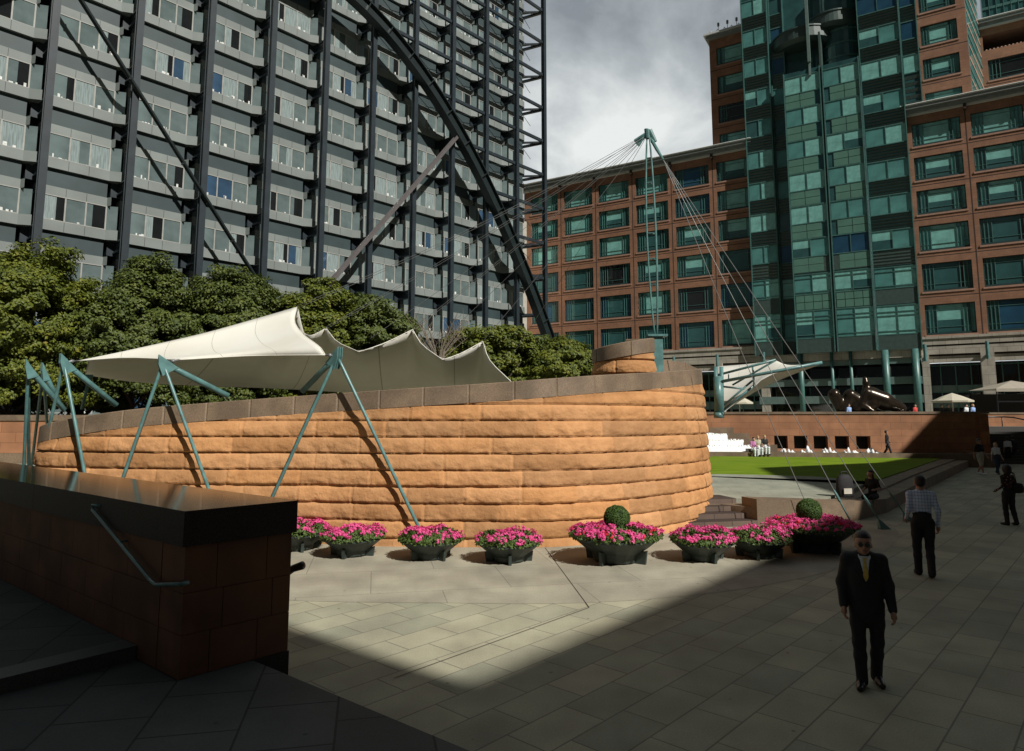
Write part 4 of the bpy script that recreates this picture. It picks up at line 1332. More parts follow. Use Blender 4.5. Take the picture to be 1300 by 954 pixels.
def polyl(P, n):
    P = np.array([tuple(p) for p in P]); L = np.r_[0, np.cumsum(np.linalg.norm(np.diff(P, axis=0), axis=1))]
    return [Vector([np.interp(L[-1] * i / n, L, P[:, k]) for k in range(3)]) for i in range(n + 1)]
def coons(bot, top, left, right, name, parent, nu=36, nv=16, sag=0., mats='fabric', origin=Vector((0, 0, 0))):
    V = []
    for j in range(nv + 1):
        v = j / nv
        for i in range(nu + 1):
            u = i / nu
            p = bot[i] * (1 - v) + top[i] * v + left[j] * (1 - u) + right[j] * u - (bot[0] * (1 - u) * (1 - v) + bot[-1] * u * (1 - v) + top[0] * (1 - u) * v + top[-1] * u * v)
            p = p + Vector((0, 0, -sag * 16 * u * (1 - u) * v * (1 - v))) - origin
            V.append(tuple(p))
    W = nu + 1
    Q = np.array([(j * W + i, j * W + i + 1, (j + 1) * W + i + 1, (j + 1) * W + i) for j in range(nv) for i in range(nu)])
    me = fast_mesh(name, np.array(V), Q, M[mats], smooth=True)
    uvl = me.uv_layers.new(name='UVMap')
    uvs = np.array([[(k % W) / nu, (k // W) / nv] for k in Q.ravel()], dtype=np.float32)
    uvl.data.foreach_set('uv', uvs.ravel())
    o = link(name, me, parent)
    md = o.modifiers.new('thickness', 'SOLIDIFY'); md.thickness = .012; md.offset = 0
    return o

tent = empty('tensile_canopy', 'large white tent-like canopy with pointed peaks stretched above the curved wall', 'canopy', (-5, 20, 4))
TO = Vector((5, -20, -4)) * -1
n_ = 36
H3, H2, H1 = pt(98, 458.5, 17.5), pt(228, 457, 16.45), pt(413, 451, 16.05)
P1 = pt(377, 390, 19.5)
bot = polyl(crv([H3, pt(160, 454.5, 17.2), H2], 18)[:-1] + crv([H2, pt(320, 452, 16.8), H1], 18), n_)
top_ = crv([H3, pt(170, 443.5, 17.6), pt(260, 423, 18.3), pt(330, 403.5, 19), P1], n_)
left = [H3] * 17
right = crv([H1, pt(405, 440, 16.3), pt(384, 424, 17.6), pt(374, 408, 18.7), P1], 16)
coons(bot, top_, left, right, 'outer_membrane', tent, sag=.12, origin=TO)
# visible corner beside the tripod
# inner membrane: ridge line with peaks and valleys, falling to the far edge
rid = [H3 + Vector((.1, .3, .02))] + crv([H3 + Vector((.1, .3, .02)), pt(170, 444, 17.9), pt(260, 424, 18.6), pt(330, 404.5, 19.2), P1 + Vector((0, .12, -.04))], 12)[1:]
P2, P3, P4 = pt(414, 416.5, 21), pt(524, 418.5, 20.6), pt(613, 433.5, 20.6)
rid += crv([P1 + Vector((0, .12, -.04)), pt(386, 424, 19.2), pt(398, 425, 20), P2], 6)[1:]
rid += crv([P2, pt(428, 434, 20.2), pt(456, 447, 19.4)], 5)[1:] + crv([pt(456, 447, 19.4), pt(488, 436, 19.8), P3], 5)[1:]
rid += crv([P3, pt(536, 438, 20), pt(562, 457, 19.4)], 5)[1:] + crv([pt(562, 457, 19.4), pt(585, 449, 19.9), P4], 5)[1:]
rid += crv([P4, pt(622, 458, 19.6), pt(649, 485, 18.8)], 6)[1:]
NR = 64
ridl = polyl(rid, NR)
farl = polyl(crv([pt(108, 476, 23.5), pt(170, 485, 25.5), pt(250, 490, 27.5), pt(340, 493, 28.5), pt(430, 498, 28.5), pt(540, 506, 27), pt(655, 508, 22)], 30), NR)
lf = crv([farl[0], ridl[0]], 16); rf = crv([farl[-1], ridl[-1]], 16)
coons(farl, ridl, lf, rf, 'inner_membrane', tent, NR, 16, sag=.35, origin=TO)
# bright hem along peaks
mb = MB()
i0 = [k for k, p in enumerate(rid) if (p - P2).length < 1e-4][0]
hem = [p - TO for p in rid[i0:]]
mb.tube(hem, .014, 5); mb.tube([p - TO for p in right], .014, 5); mb.tube([p - TO for p in bot], .014, 5)
mb.build('edge_cable', M['hem'], tent, True)

# tripods on the outside of the wall
_rg = np.stack([RX, RY], 1)
def near_wall(u, v, gap, z=None):
    """first point along the sight line u,v (or of the ground below it) that comes within gap of the wall plan"""
    for D in np.arange(13.5, 26, .02):
        r = ray(u, v); p = r[:2] * D / r[1]
        zz = EYE + r[2] * D / r[1] if z is None else z
        if np.hypot(*(_rg - p).T).min() + .045 * zz < gap: break
    return Vector((p[0], p[1], zz))
def tripod(head, foot_pts, boom_end, label, boom_r=.072, leg_r=.042, tipto=None):
    t = empty('canopy_tripod', label, 'tripod mast', (foot_pts[0].x, foot_pts[0].y, 0), 0, 'teal tripod masts of the canopy')
    O = Vector((foot_pts[0].x, foot_pts[0].y, 0))
    h = head - O
    for f in foot_pts:
        f2 = f - O
        mb = MB(); d = (h - f2)
        mb.tube([tuple(f2), tuple(f2 + d * .04), tuple(f2 + d * .045), tuple(f2 + d * .95), tuple(h)], [leg_r * .6, leg_r * .7, leg_r, leg_r, leg_r * .7], 8)
        mb.lathe([(.1, 0), (.1, .02), (.05, .03)], (f2.x, f2.y, max(0, f2.z - .02)), 10)
        mb.build('leg', M['teal'], t, True)
    b = boom_end - O
    mb = MB(); mb.tube([tuple(b), tuple(b.lerp(h, .97)), tuple(h)], [boom_r, boom_r, boom_r * .6], 10); mb.build('boom', M['teal'], t, True)
    mb = MB()                               # head plates
    dd = (h - b).normalized()
    for s_ in (-.07, 0, .07):
        nrm = Vector((-dd.y, dd.x, 0)).normalized() * s_
        c = h + nrm
        a1 = c - dd * .38; a2 = c + dd * .12
        up = Vector((0, 0, .16)); th = Vector((-dd.y, dd.x, 0)).normalized() * .012
        q = [a1 + up * .4, a2 + up * .9, a2 - up * .6, c - Vector((0, 0, .32))]
        mb.add([tuple(p - th) for p in q] + [tuple(p + th) for p in q], [(3, 2, 1, 0), (4, 5, 6, 7), (0, 1, 5, 4), (1, 2, 6, 5), (2, 3, 7, 6), (3, 0, 4, 7)])
    if tipto is not None:
        k = tipto - O
        m9 = MB(); m9.tube([tuple(h), tuple(h.lerp(k, .5)), tuple(h.lerp(k, .51)), tuple(h.lerp(k, .7)), tuple(h.lerp(k, .71)), tuple(k)], [.022, .022, .045, .045, .022, .022], 8)
        m9.build('tension_rod', M['cable'], t, True)
    mb.build('head_plate', M['teal'], t)
    return t
T1h, T2h, T3h = near_wall(428, 452, .34), near_wall(207, 461, .36), pt(81, 460, 16.95)
tripod(T1h, [near_wall(318, 690, .30, 0), near_wall(545, 690, .30, 0)], pt(384, 497, 16.7), 'teal canopy tripod whose boom leans left, its right foot behind the flower bowls', tipto=H1)
tripod(T2h, [near_wall(127, 690, .30, 0), near_wall(291, 690, .30, 0)], pt(290, 503, 17.2), 'teal canopy tripod under the middle of the white canopy, its boom leaning right', tipto=H2)
tripod(T3h, [gp(33, 676), near_wall(124, 690, .3, 0)], pt(148, 515, 17.9), 'teal canopy tripod at the pointed left end of the white canopy', tipto=H3)
tripod(pt(36, 467, 18.3), [gp(27, 664), gp(37, 655)], pt(82, 521, 18.9), 'teal canopy tripod with nearly upright legs, leftmost of all')
tripod(pt(55, 471, 20.2), [gp(34, 640), gp(66, 632)], pt(76, 513, 20.6), 'small teal canopy tripod just right of the leftmost one, standing further back')
# inner support seen between the wall and the canopy
mb = MB(); a, b = pt(113, 482, 21.5), pt(104, 520, 21.6); mb.tube([tuple(a), tuple(b)], .05, 7); mb.lathe([(.1, 0), (.12, .15)], tuple(a), 8)
o = mb.build('canopy_prop', M['teal'], None, True); tag(o, 'short thin teal prop under the left end of the white canopy behind the wall', 'prop')

# right-hand canopy on its bracket frame
rc = empty('bracket_canopy', 'small white canopy on a teal bracket frame right of the curved wall', 'canopy', pt(913, 530, 21.6))
RO = Vector(rc.location)
A, B, C_, D_, E_ = pt(908.5, 466, 23.4), pt(985, 458, 22.8), pt(1044, 462, 20.3), pt(966, 483, 20.95), pt(915, 527, 21.3)
tpc = crv([A, pt(945, 463, 23.1), B], 12) + crv([B, pt(999, 463.5, 22), pt(1020, 463.5, 21.2), C_], 12)[1:]
btc = crv([E_, pt(944, 503, 21.1), D_], 12) + crv([D_, pt(985, 474, 20.8), pt(1012, 468, 20.5), C_], 12)[1:]
coons(btc, tpc, crv([E_, A], 8), [C_] * 9, 'upper_membrane', rc, 24, 8, origin=RO)
b2 = crv([E_ + Vector((.05, .6, -.05)), pt(955, 500, 22.6), pt(1000, 479, 21.8), C_ + Vector((0, .05, -.03))], 24)
coons(b2, btc, crv([b2[0], E_], 8), [C_] * 9, 'lower_membrane', rc, 24, 8, origin=RO)
mb = MB()
mb.box(tuple(pt(908, 478, 21.1) - RO), tuple(pt(917, 526, 21.3) - RO))
p0 = pt(911, 478, 21.2); p1 = pt(911, 530, 21.2)
for dx in (-.06, .12): mb.tube([tuple(pt(911, 466, 21.2) - RO + Vector((dx, 0, .0))), tuple(pt(912, 531, 21.2) - RO + Vector((dx, 0, 0)))], .065, 8)
mb.box(tuple(pt(906, 524, 21.2) - RO), tuple(pt(919, 531, 21.0) - RO))
mb.build('post', M['teal'], rc, True)
mb = MB()
for a, b, r_ in (((909, 486, 21.2), (1044, 460.5, 19.95), .05), ((909, 477, 21.3), (985, 457, 20.4), .038), ((915, 518, 21.2), (957, 482, 20.9), .032), ((916, 523, 21.3), (957, 490, 20.9), .036), ((957, 478, 20.8), (957, 492, 20.8), .026),
                 ((930, 489, 21.2), (985, 457.5, 20.4), .03), ((917, 491, 21.2), (945, 494, 21), .03), ((925, 475, 21.2), (925, 482, 21.2), .02), ((955, 463.5, 20.9), (957, 478, 20.8), .03)):
    mb.tube([tuple(pt(*a) - RO), tuple(pt(*b) - RO)], r_, 8)
mb.build('bracket_frame', M['teal'], rc, True)

# ---- mast and its stays
ms_ = empty('cable_mast', 'slender teal mast with cables fanning from its top, standing on the curved wall', 'mast', pt(835.5, 470, 19))
MO = Vector(ms_.location)
topm = pt(823, 170, 19.0) - MO; botm = pt(833, 428, 19) - MO
mb = MB(); mb.prism([(-.13, -.13), (.13, -.13), (.13, .13), (-.13, .13)], -.4, botm.z)
mb.prism([(-.3, -.2), (.26, -.2), (.26, .2), (-.3, .2)], botm.z, botm.z + .06)
mb.build('post', M['teal'], ms_)
ax = (botm - topm).normalized()
def chord(ph, R0=.125):
    pts = []
    for i in range(17):
        f_ = i / 16
        r_ = R0 * math.sin(math.pi * f_) ** .8 + .03
        pts.append(topm.lerp(botm, f_) + Vector((math.cos(ph) * r_, math.sin(ph) * r_, 0)))
    return pts
chs = [chord(R(185)), chord(R(-50), .10), chord(R(25), .11)]
for c in chs:
    mb = MB(); mb.tube([tuple(p) for p in c], .026, 8); mb.build('chord', M['teal'], ms_, True)
mb = MB()
for i in range(2, 16, 2):
    for a in range(3): mb.tube([tuple(chs[a][i]), tuple(chs[(a + 1) % 3][i])], .018, 6)
mb.build('spacer', M['teal'], ms_)
mb = MB()
tp = topm
mb.tube([tuple(tp + Vector((-.02, 0, -.15))), tuple(tp + Vector((-.03, 0, .12))), tuple(tp + Vector((.04, 0, .1))), tuple(tp + Vector((.2, 0, -.25)))], [.07, .09, .08, .06], 10)
tw_ = ms_.location + tp
left_ends = [P1 + Vector((0, 0, .0)), P2, P3, P4, pt(562, 430, 24), pt(470, 430, 24), pt(650, 452, 24)]
for k, p in enumerate(left_ends[:5]):
    d = (p - (MO + tp)).normalized()
    mb.tube([tuple(tp + Vector((-.05, 0, .03))), tuple(tp + d * .45)], .035, 6)
mb.tube([tuple(pt(826, 176, 19) - MO), tuple(pt(834, 190, 18.9) - MO), tuple(pt(842, 203, 18.8) - MO)], [.05, .05, .03], 8)
mb.build('mast_head', M['teal'], ms_)
for k, p in enumerate(left_ends):
    a = MO + tp; b = p
    for off in ((-.035, .035) if k in (0, 1, 2) else (0,)):
        pts = []
        for i in range(15):
            f_ = i / 14
            q = a.lerp(b, f_) - MO; q.z -= .25 * math.sin(math.pi * f_) * (1 if k == 0 else .5); q.z += off
            pts.append(tuple(q))
        mb = MB(); mb.tube(pts, .007, 5)
        mb.build('cable', M['cable'], ms_, True)
nd = pt(842, 203, 18.8)
anch = [(pt(1030, 655, 19.0), (1024, 632), 19.0), (gp(1091, 683), (1065, 627), 0), (gp(1123, 672), (1096, 612), 0), (gp(1155, 662), (1127, 612), 0)]
for k, (g, uv, _) in enumerate(anch):
    pts = []
    for i in range(15):
        f_ = i / 14; q = nd.lerp(g, f_) - MO; q.z -= .12 * math.sin(math.pi * f_); pts.append(q)
    mb = MB(); mb.tube([tuple(p) for p in pts], .0105, 6); mb.build('cable', M['cable'], ms_, True)
    if k == 9:
        mb = MB(); mb.tube([tuple(p + Vector((.09 * (1 - i / 14) + .03, 0, .05))) for i, p in enumerate(pts)], .008, 5); mb.build('cable', M['cable'], ms_, True)
    if k == 0: continue
    d = (pts[-1] - pts[-2]).normalized(); gl_ = pts[-1]
    mb = MB()
    L = 1.15 if k == 1 else .9
    a = gl_ - d * (L + .1)
    mb.tube([tuple(a), tuple(a + d * .12), tuple(a + d * .3), tuple(a + d * .31), tuple(gl_ - d * .3), tuple(gl_ - d * .28)], [.018, .034, .034, .02, .02, .035], 8)
    mb.tube([tuple(gl_ - d * .3), tuple(gl_ - d * .08)], [.03, .05], 8)
    e_ = gl_
    mb.add([tuple(e_ + Vector((x, y, 0))) for x, y in ((-.14, -.09), (.14, -.09), (.14, .09), (-.14, .09))] + [tuple(e_ - d * .3 + Vector((x, y, 0))) for x, y in ((-.02, -.02), (.02, -.02), (.02, .02), (-.02, .02))],
           [(3, 2, 1, 0), (4, 5, 6, 7), (0, 1, 5, 4), (1, 2, 6, 5), (2, 3, 7, 6), (3, 0, 4, 7)])
    mb.build('ground_anchor', M['teal'], ms_)

# ================================================================== FLOWER BOWLS
def leaf_cloud(centres, normals, size, seed, jitter=.6, aspect=.62):
    """one bent leaf (two quads sharing a midrib) per centre"""
    g = np.random.default_rng(seed)
    n = len(centres)
    N = normals + g.normal(0, jitter, (n, 3)); N /= np.linalg.norm(N, axis=1)[:, None]
    A = np.cross(N, g.normal(0, 1, (n, 3))); A /= np.linalg.norm(A, axis=1)[:, None]
    B = np.cross(N, A)
    s = (size * (.6 + .8 * g.random(n)))[:, None]
    c = centres
    a, b = A * s, B * s * aspect
    bend = N * s * .22
    V = np.stack([c - a, c + b - bend * .5 + a * .1, c + a - bend, c - b - bend * .5 + a * .1, c + a * .1 + bend * .3], 1).reshape(-1, 3)
    o = (np.arange(n) * 5)[:, None]
    Q = np.concatenate([o + np.array([[0, 4, 2, 1]]), o + np.array([[0, 3, 2, 4]])], 0)
    return V, Q
def planter(loc, R0, h, seed, label, big=False, red=.0, rot=0.):
    t = empty('flower_bowl', label, 'planter', (loc.x, loc.y, 0), rot, 'cast bowls of pink flowers along the curved wall')
    seg = 16
    mb = MB()
    mb.lathe([(R0 * .5, .03), (R0 * .52, .12), (R0 * .56, h * .38), (R0 * .74, h * .62), (R0 * .95, h * .93), (R0 * .955, h * .95), (R0 * 1.0, h * .95), (R0 * 1.0, h * 1.0 + .012), (R0 * .93, h + .012), (R0 * .9, h * .9), (R0 * .6, h * .86)], (0, 0, 0), seg, 0, math.pi / seg)
    mb.build('bowl', M['planter'], t)
    mb = MB(); mb.lathe([(R0 * .6, h * .86), (R0 * .89, h * .93), (R0 * .3, h + .02)], (0, 0, 0), 20); mb.build('soil', M['soil'], t)
    for k in range(4):
        a = k * math.pi / 2 + .5; d = Vector((math.cos(a), math.sin(a), 0)); n = Vector((-d.y, d.x, 0)) * .03
        p = [d * R0 * .45, d * R0 * .72, d * R0 * .76 + Vector((0, 0, h * .55)), d * R0 * .5 + Vector((0, 0, h * .45))]
        mb = MB(); mb.add([tuple(q - n) for q in p] + [tuple(q + n) for q in p], [(3, 2, 1, 0), (4, 5, 6, 7), (0, 1, 5, 4), (1, 2, 6, 5), (2, 3, 7, 6), (3, 0, 4, 7)])
        mb.build('foot', M['planter'], t)
    g = np.random.default_rng(seed)
    hd = .22 if not big else .185
    # foliage dome with an uneven top
    n = 2600 if not big else 4200
    r = np.sqrt(g.random(n)) * R0 * 1.06; a = g.random(n) * 2 * np.pi
    lump = .55 + .85 * vnoise(r * np.cos(a) * 4 + 9, r * np.sin(a) * 4 + 9, seed)
    dome = h + hd * np.sqrt(np.clip(1 - (r / (R0 * 1.1)) ** 2.6, 0, 1)) * lump
    z = h - .03 + (dome - h + .03) * g.random(n) ** .4
    C = np.stack([r * np.cos(a), r * np.sin(a), z], 1)
    N = np.stack([np.cos(a) * r / R0, np.sin(a) * r / R0, np.full(n, .8)], 1)
    V, Q = leaf_cloud(C, N, np.full(n, .032), seed)
    link('foliage', fast_mesh('foliage', V, Q, M['leaf']), t)
    # blooms
    nb = 240 if not big else 560
    r = np.sqrt(g.random(nb)) * R0 * 1.08; a = g.random(nb) * 2 * np.pi
    keep = vnoise(r * np.cos(a) * 6 + 3, r * np.sin(a) * 6 + 3, seed + 5) > .36
    r, a = r[keep], a[keep]; nb = len(r)
    lump = .55 + .85 * vnoise(r * np.cos(a) * 4 + 9, r * np.sin(a) * 4 + 9, seed)
    z = h + hd * np.sqrt(np.clip(1 - (r / (R0 * 1.12)) ** 2.6, 0, 1)) * lump + .015 + g.random(nb) * .035
    C = np.stack([r * np.cos(a), r * np.sin(a), z], 1)
    N = np.stack([np.cos(a) * r / R0 * .9, np.sin(a) * r / R0 * .9, np.full(nb, .7)], 1)
    Cs, Ns, mi = [], [], []
    for i in range(nb):
        k = g.integers(6, 12)
        off = g.normal(0, .017, (k, 3))
        Cs.append(C[i] + off); Ns.append(N[i] + off * 25); mi += [1 if g.random() < red else 0] * 1 * k
    Cs, Ns = np.concatenate(Cs), np.concatenate(Ns)
    rd = np.repeat(g.random(nb) < red, [len(x) for x in np.split(Cs, np.cumsum([0])[1:])] if False else [0] * 0) if False else None
    V, Q = leaf_cloud(Cs, Ns, np.full(len(Cs), .021), seed + 1, .5, .9)
    mi = np.array(mi)
    link('flowers', fast_mesh('flowers', V, Q, [M['pink'], M['red']], np.r_[mi, mi]), t)
    if big:
        n = 9000; d = g.normal(0, 1, (n, 3)); d /= np.linalg.norm(d, axis=1)[:, None]
        rb = .27
        rad = rb * (1 - .12 * g.random(n) ** 2) * (1 + .03 * np.sin(d[:, 0] * 9) * np.cos(d[:, 1] * 8))
        C = d * rad[:, None] + np.array([-.02, .03, h + .36])
        V, Q = leaf_cloud(C, d, np.full(n, .016), seed + 3, .7)
        me = fast_mesh('topiary_ball', V, Q, M['box'])
        tb = link('topiary_ball', me, t)
        mb = MB(); mb.lathe([(.02, -.24), (.18, -.16), (.245, 0), (.18, .16), (.02, .24)], (-.02, .03, h + .36), 16); mb.build('dense_core', M['box'], tb, True)
    return t
pl = [((378, 702), .66, .37, False, 'bowl of pink flowers half hidden behind the foreground stair wall'),
      ((447, 710), .66, .37, False, 'small bowl of pink flowers, first one fully clear of the stair wall'),
      ((547, 714), .66, .37, False, 'small bowl of pink flowers at the foot of the tripod leg'),
      ((646, 718), .66, .37, False, 'small bowl of pink flowers just left of the big bowl with the clipped ball'),
      ((782, 720), .92, .50, True, 'big bowl of pink and red flowers around a clipped ball, standing in full sun'),
      ((893, 716), .64, .37, False, 'small bowl of pink flowers just right of the big sunlit bowl with the clipped ball'),
      ((964, 712), .64, .37, False, 'small half shaded bowl of pink flowers between a sunlit bowl and the shaded big bowl'),
      ((1032, 705), .93, .50, True, 'big bowl of pink flowers around a clipped ball, standing in shade at the kerb')]
for i, ((u, v), r_, h_, big, lb) in enumerate(pl):
    g_ = gp(u, v); d = Vector((g_.x, g_.y, 0)).normalized()
    planter(g_ + d * r_ * .62, r_, h_, 40 + i * 3, lb, big, .09 if big else .0, i * .9)

# ================================================================== TREES
def crown_mesh(name, mkey, seed, n_cl=330, per=120, rad=(1, 1, 1), leaf=.13):
    g = np.random.default_rng(seed)
    d = g.normal(0, 1, (n_cl, 3)); d /= np.linalg.norm(d, axis=1)[:, None]
    d[:, 2] = np.where(d[:, 2] < -.6, -d[:, 2], d[:, 2])
    rr2 = .62 + .36 * g.random(n_cl) ** .6
    lob = 1 + .10 * np.sin(d[:, 0] * 4 + seed) + .10 * np.cos(d[:, 1] * 5 + seed * 2) + .08 * np.sin(d[:, 2] * 6 + seed)
    cc_ = d * (rr2 * lob)[:, None] * np.array(rad)
    Cs, Ns, L = [], [], []
    for i in range(n_cl):
        q = g.normal(0, 1, (per, 3)); q /= np.linalg.norm(q, axis=1)[:, None]
        q *= (g.random((per, 1)) ** .4)
        cr2 = .42 + .35 * g.random()
        P_ = cc_[i] + q * np.array([cr2, cr2, cr2 * .62])
        Cs.append(P_); Ns.append(d[i] * .7 + q * .8 + np.array([0, 0, .45]))
    Cs, Ns = np.concatenate(Cs), np.concatenate(Ns)
    V, Q = leaf_cloud(Cs, Ns, np.full(len(Cs), leaf), seed, .5)
    return fast_mesh(name, V, Q, M[mkey])
def trunk_mesh(h0, rad, seed):
    r_ = random.Random(seed); mb = MB()
    mb.tube([(0, 0, 0), (.05, .02, h0 * .5), (.02, .05, h0), (0, 0, h0 + rad[2] * .8)], [.26, .2, .16, .06], 10)
    for k in range(9):
        a = k * 2.4; z = h0 + r_.random() * rad[2] * .6
        e_ = (math.cos(a) * rad[0] * .75, math.sin(a) * rad[1] * .75, z + rad[2] * .6)
        mb.tube([(0, 0, z - .3), (e_[0] * .5, e_[1] * .5, z + rad[2] * .22), e_], [.1, .06, .02], 6)
    return mb.mesh('trunk', M['bark'], True)
# u, v of crown top, distance, crown half width in photo px, colour, label
TR = [(28, 303, 33.5, 88, 'tree_y', 'broad yellow-green tree at the far left, tallest of the row'),
      (180, 329, 36.5, 68, 'tree_g', 'dark green rounded tree, second from the left of the row'),
      (302, 347, 39.5, 64, 'tree_g', 'dark green tree directly behind the white canopy\'s long slope'),
      (402, 362, 42.0, 50, 'tree_y', 'olive green tree just right of the canopy\'s highest peak'),
      (480, 372, 43.5, 52, 'tree_g', 'dense green tree between two canopy peaks, left of the bare shrub'),
      (622, 402, 47., 56, 'tree_y', 'green tree below the foot of the steel arch'),
      (722, 423, 47., 60, 'tree_y', 'lowest green tree, left of the stone turret')]
for i, (u, v, D, hw, mk, lb) in enumerate(TR):
    tp_ = pt(u, v, D); base = 2.0
    cz = 1.6; rz2 = (tp_.z - cz) / 2 * .97; rx = hw / FPX * D * 1.17
    t = empty('leafy_tree', lb, 'tree', (tp_.x, tp_.y, base), i * 1.3, 'row of trees behind the curved wall')
    cm = crown_mesh('crown', mk, 50 + i, 420 if i < 3 else 320, 190 if i < 3 else 150, (rx, rx, rz2), .092 if i < 3 else .11)
    link('crown', cm, t, (0, 0, cz + rz2 - base))
    link('trunk', trunk_mesh(max(.5, cz - base + .5), (rx, rx, rz2), i), t)
for u, D, lb in ((112, 37.5, 'shorter green tree squeezed behind the gap between the two leftmost tall trees'), (240, 40, 'shorter green tree behind the gap between the two dark rounded trees'), (352, 43, 'shorter green tree directly behind the highest peak of the white canopy'), (440, 45.5, 'shorter green tree behind the second canopy peak'), (672, 49, 'shorter green tree behind the gap right of the arch foot')):
    tp_ = pt(u, 392 if u < 600 else 432, D)
    t = empty('leafy_tree', lb, 'tree', (tp_.x, tp_.y, 2.0), u * .1, 'row of trees behind the curved wall')
    rr3 = (2.6, 2.6, (tp_.z - 1.6) / 2)
    link('crown', crown_mesh('crown', 'tree_g', 90 + u, 220, 130, rr3, .11), t, (0, 0, 1.6 + rr3[2] - 2.0)); link('trunk', trunk_mesh(.8, rr3, u), t)
# trees low down filling the dark space at the left
t = empty('leafy_tree', 'shaded tree low down behind the garden wall at the far left edge', 'tree', (-29.5, 38, 2.0), 0, 'row of trees behind the curved wall')
link('crown', crown_mesh('crown', 'tree_g', 77, 200, 90, (3, 3, 3.6), .15), t, (0, 0, 3.5)); link('trunk', trunk_mesh(1, (3, 3, 3), 9), t)
# bare twiggy shrub
bs = empty('bare_shrub', 'bare pale-twigged shrub between two leafy trees behind the canopy', 'shrub', pt(556, 470, 41))
r_ = random.Random(5)
mb = MB(); mb2 = MB()
for k in range(26):
    a = r_.random() * 6.28; l = .6 + r_.random() * 1.1; h_ = 1.9 + r_.random() * 1.6
    p1 = Vector((math.cos(a) * l * .3, math.sin(a) * l * .3, h_ * .4)); p2 = Vector((math.cos(a) * l * 1.3, math.sin(a) * l, h_))
    mb.tube([(0, 0, -1), tuple(p1), tuple(p2)], [.045, .035, .012], 5)
    for j in range(5):
        f_ = .3 + .7 * r_.random(); q = p1.lerp(p2, f_)
        e2 = q + Vector((r_.uniform(-.6, .6), r_.uniform(-.5, .5), r_.uniform(.2, .8)))
        mb2.tube([tuple(q), tuple(e2)], [.016, .006], 4)
mb.build('stem', M['twig'], bs); mb2.build('twig', M['twig'], bs)

# ================================================================== FIGURES (one continuous surface each)
def surface_nets(v, h, o):
    s = v < 0
    nx, ny, nz = v.shape
    acc = np.zeros((nx - 1, ny - 1, nz - 1, 3), np.float32); cnt = np.zeros((nx - 1, ny - 1, nz - 1), np.float32)
    sh_ = (nx - 1, ny - 1, nz - 1)
    def cor(a, i, j, k): return a[i:i + sh_[0], j:j + sh_[1], k:k + sh_[2]]
    for ax_ in range(3):
        for p in (0, 1):
            for q in (0, 1):
                c0 = [0, 0, 0]; oth = [a for a in range(3) if a != ax_]
                c0[oth[0]] = p; c0[oth[1]] = q; c1 = list(c0); c1[ax_] = 1
                a, b = cor(v, *c0), cor(v, *c1)
                m_ = cor(s, *c0) != cor(s, *c1)
                t_ = np.where(m_, a / np.where(m_, a - b, 1), 0)
                for k in range(3): acc[..., k] += np.where(m_, (t_ if k == ax_ else c0[k]), 0)
                cnt += m_
    mk = cnt > 0
    ids = np.full(sh_, -1, np.int64); ids[mk] = np.arange(mk.sum())
    I = np.argwhere(mk)
    V = (acc[mk] / cnt[mk][:, None] + I) * h + o
    F = []
    for ax_ in range(3):
        oth = [a for a in range(3) if a != ax_]
        sl0 = [slice(1, -1)] * 3; sl0[ax_] = slice(0, -1); sl1 = list(sl0); sl1[ax_] = slice(1, None)
        e0, e1 = s[tuple(sl0)], s[tuple(sl1)]
        cr3 = np.argwhere(e0 != e1); st_ = e0[tuple(cr3.T)]
        cr3 = cr3 + [1 if a != ax_ else 0 for a in range(3)]
        def cell(d0, d1):
            c = cr3.copy(); c[:, oth[0]] -= d0; c[:, oth[1]] -= d1
            return ids[tuple(c.T)]
        q = np.stack([cell(1, 1), cell(0, 1), cell(0, 0), cell(1, 0)], 1)
        flip = st_ if ax_ != 1 else ~st_
        q[~flip] = q[~flip][:, ::-1]
        F.append(q)
    return V, np.concatenate(F)
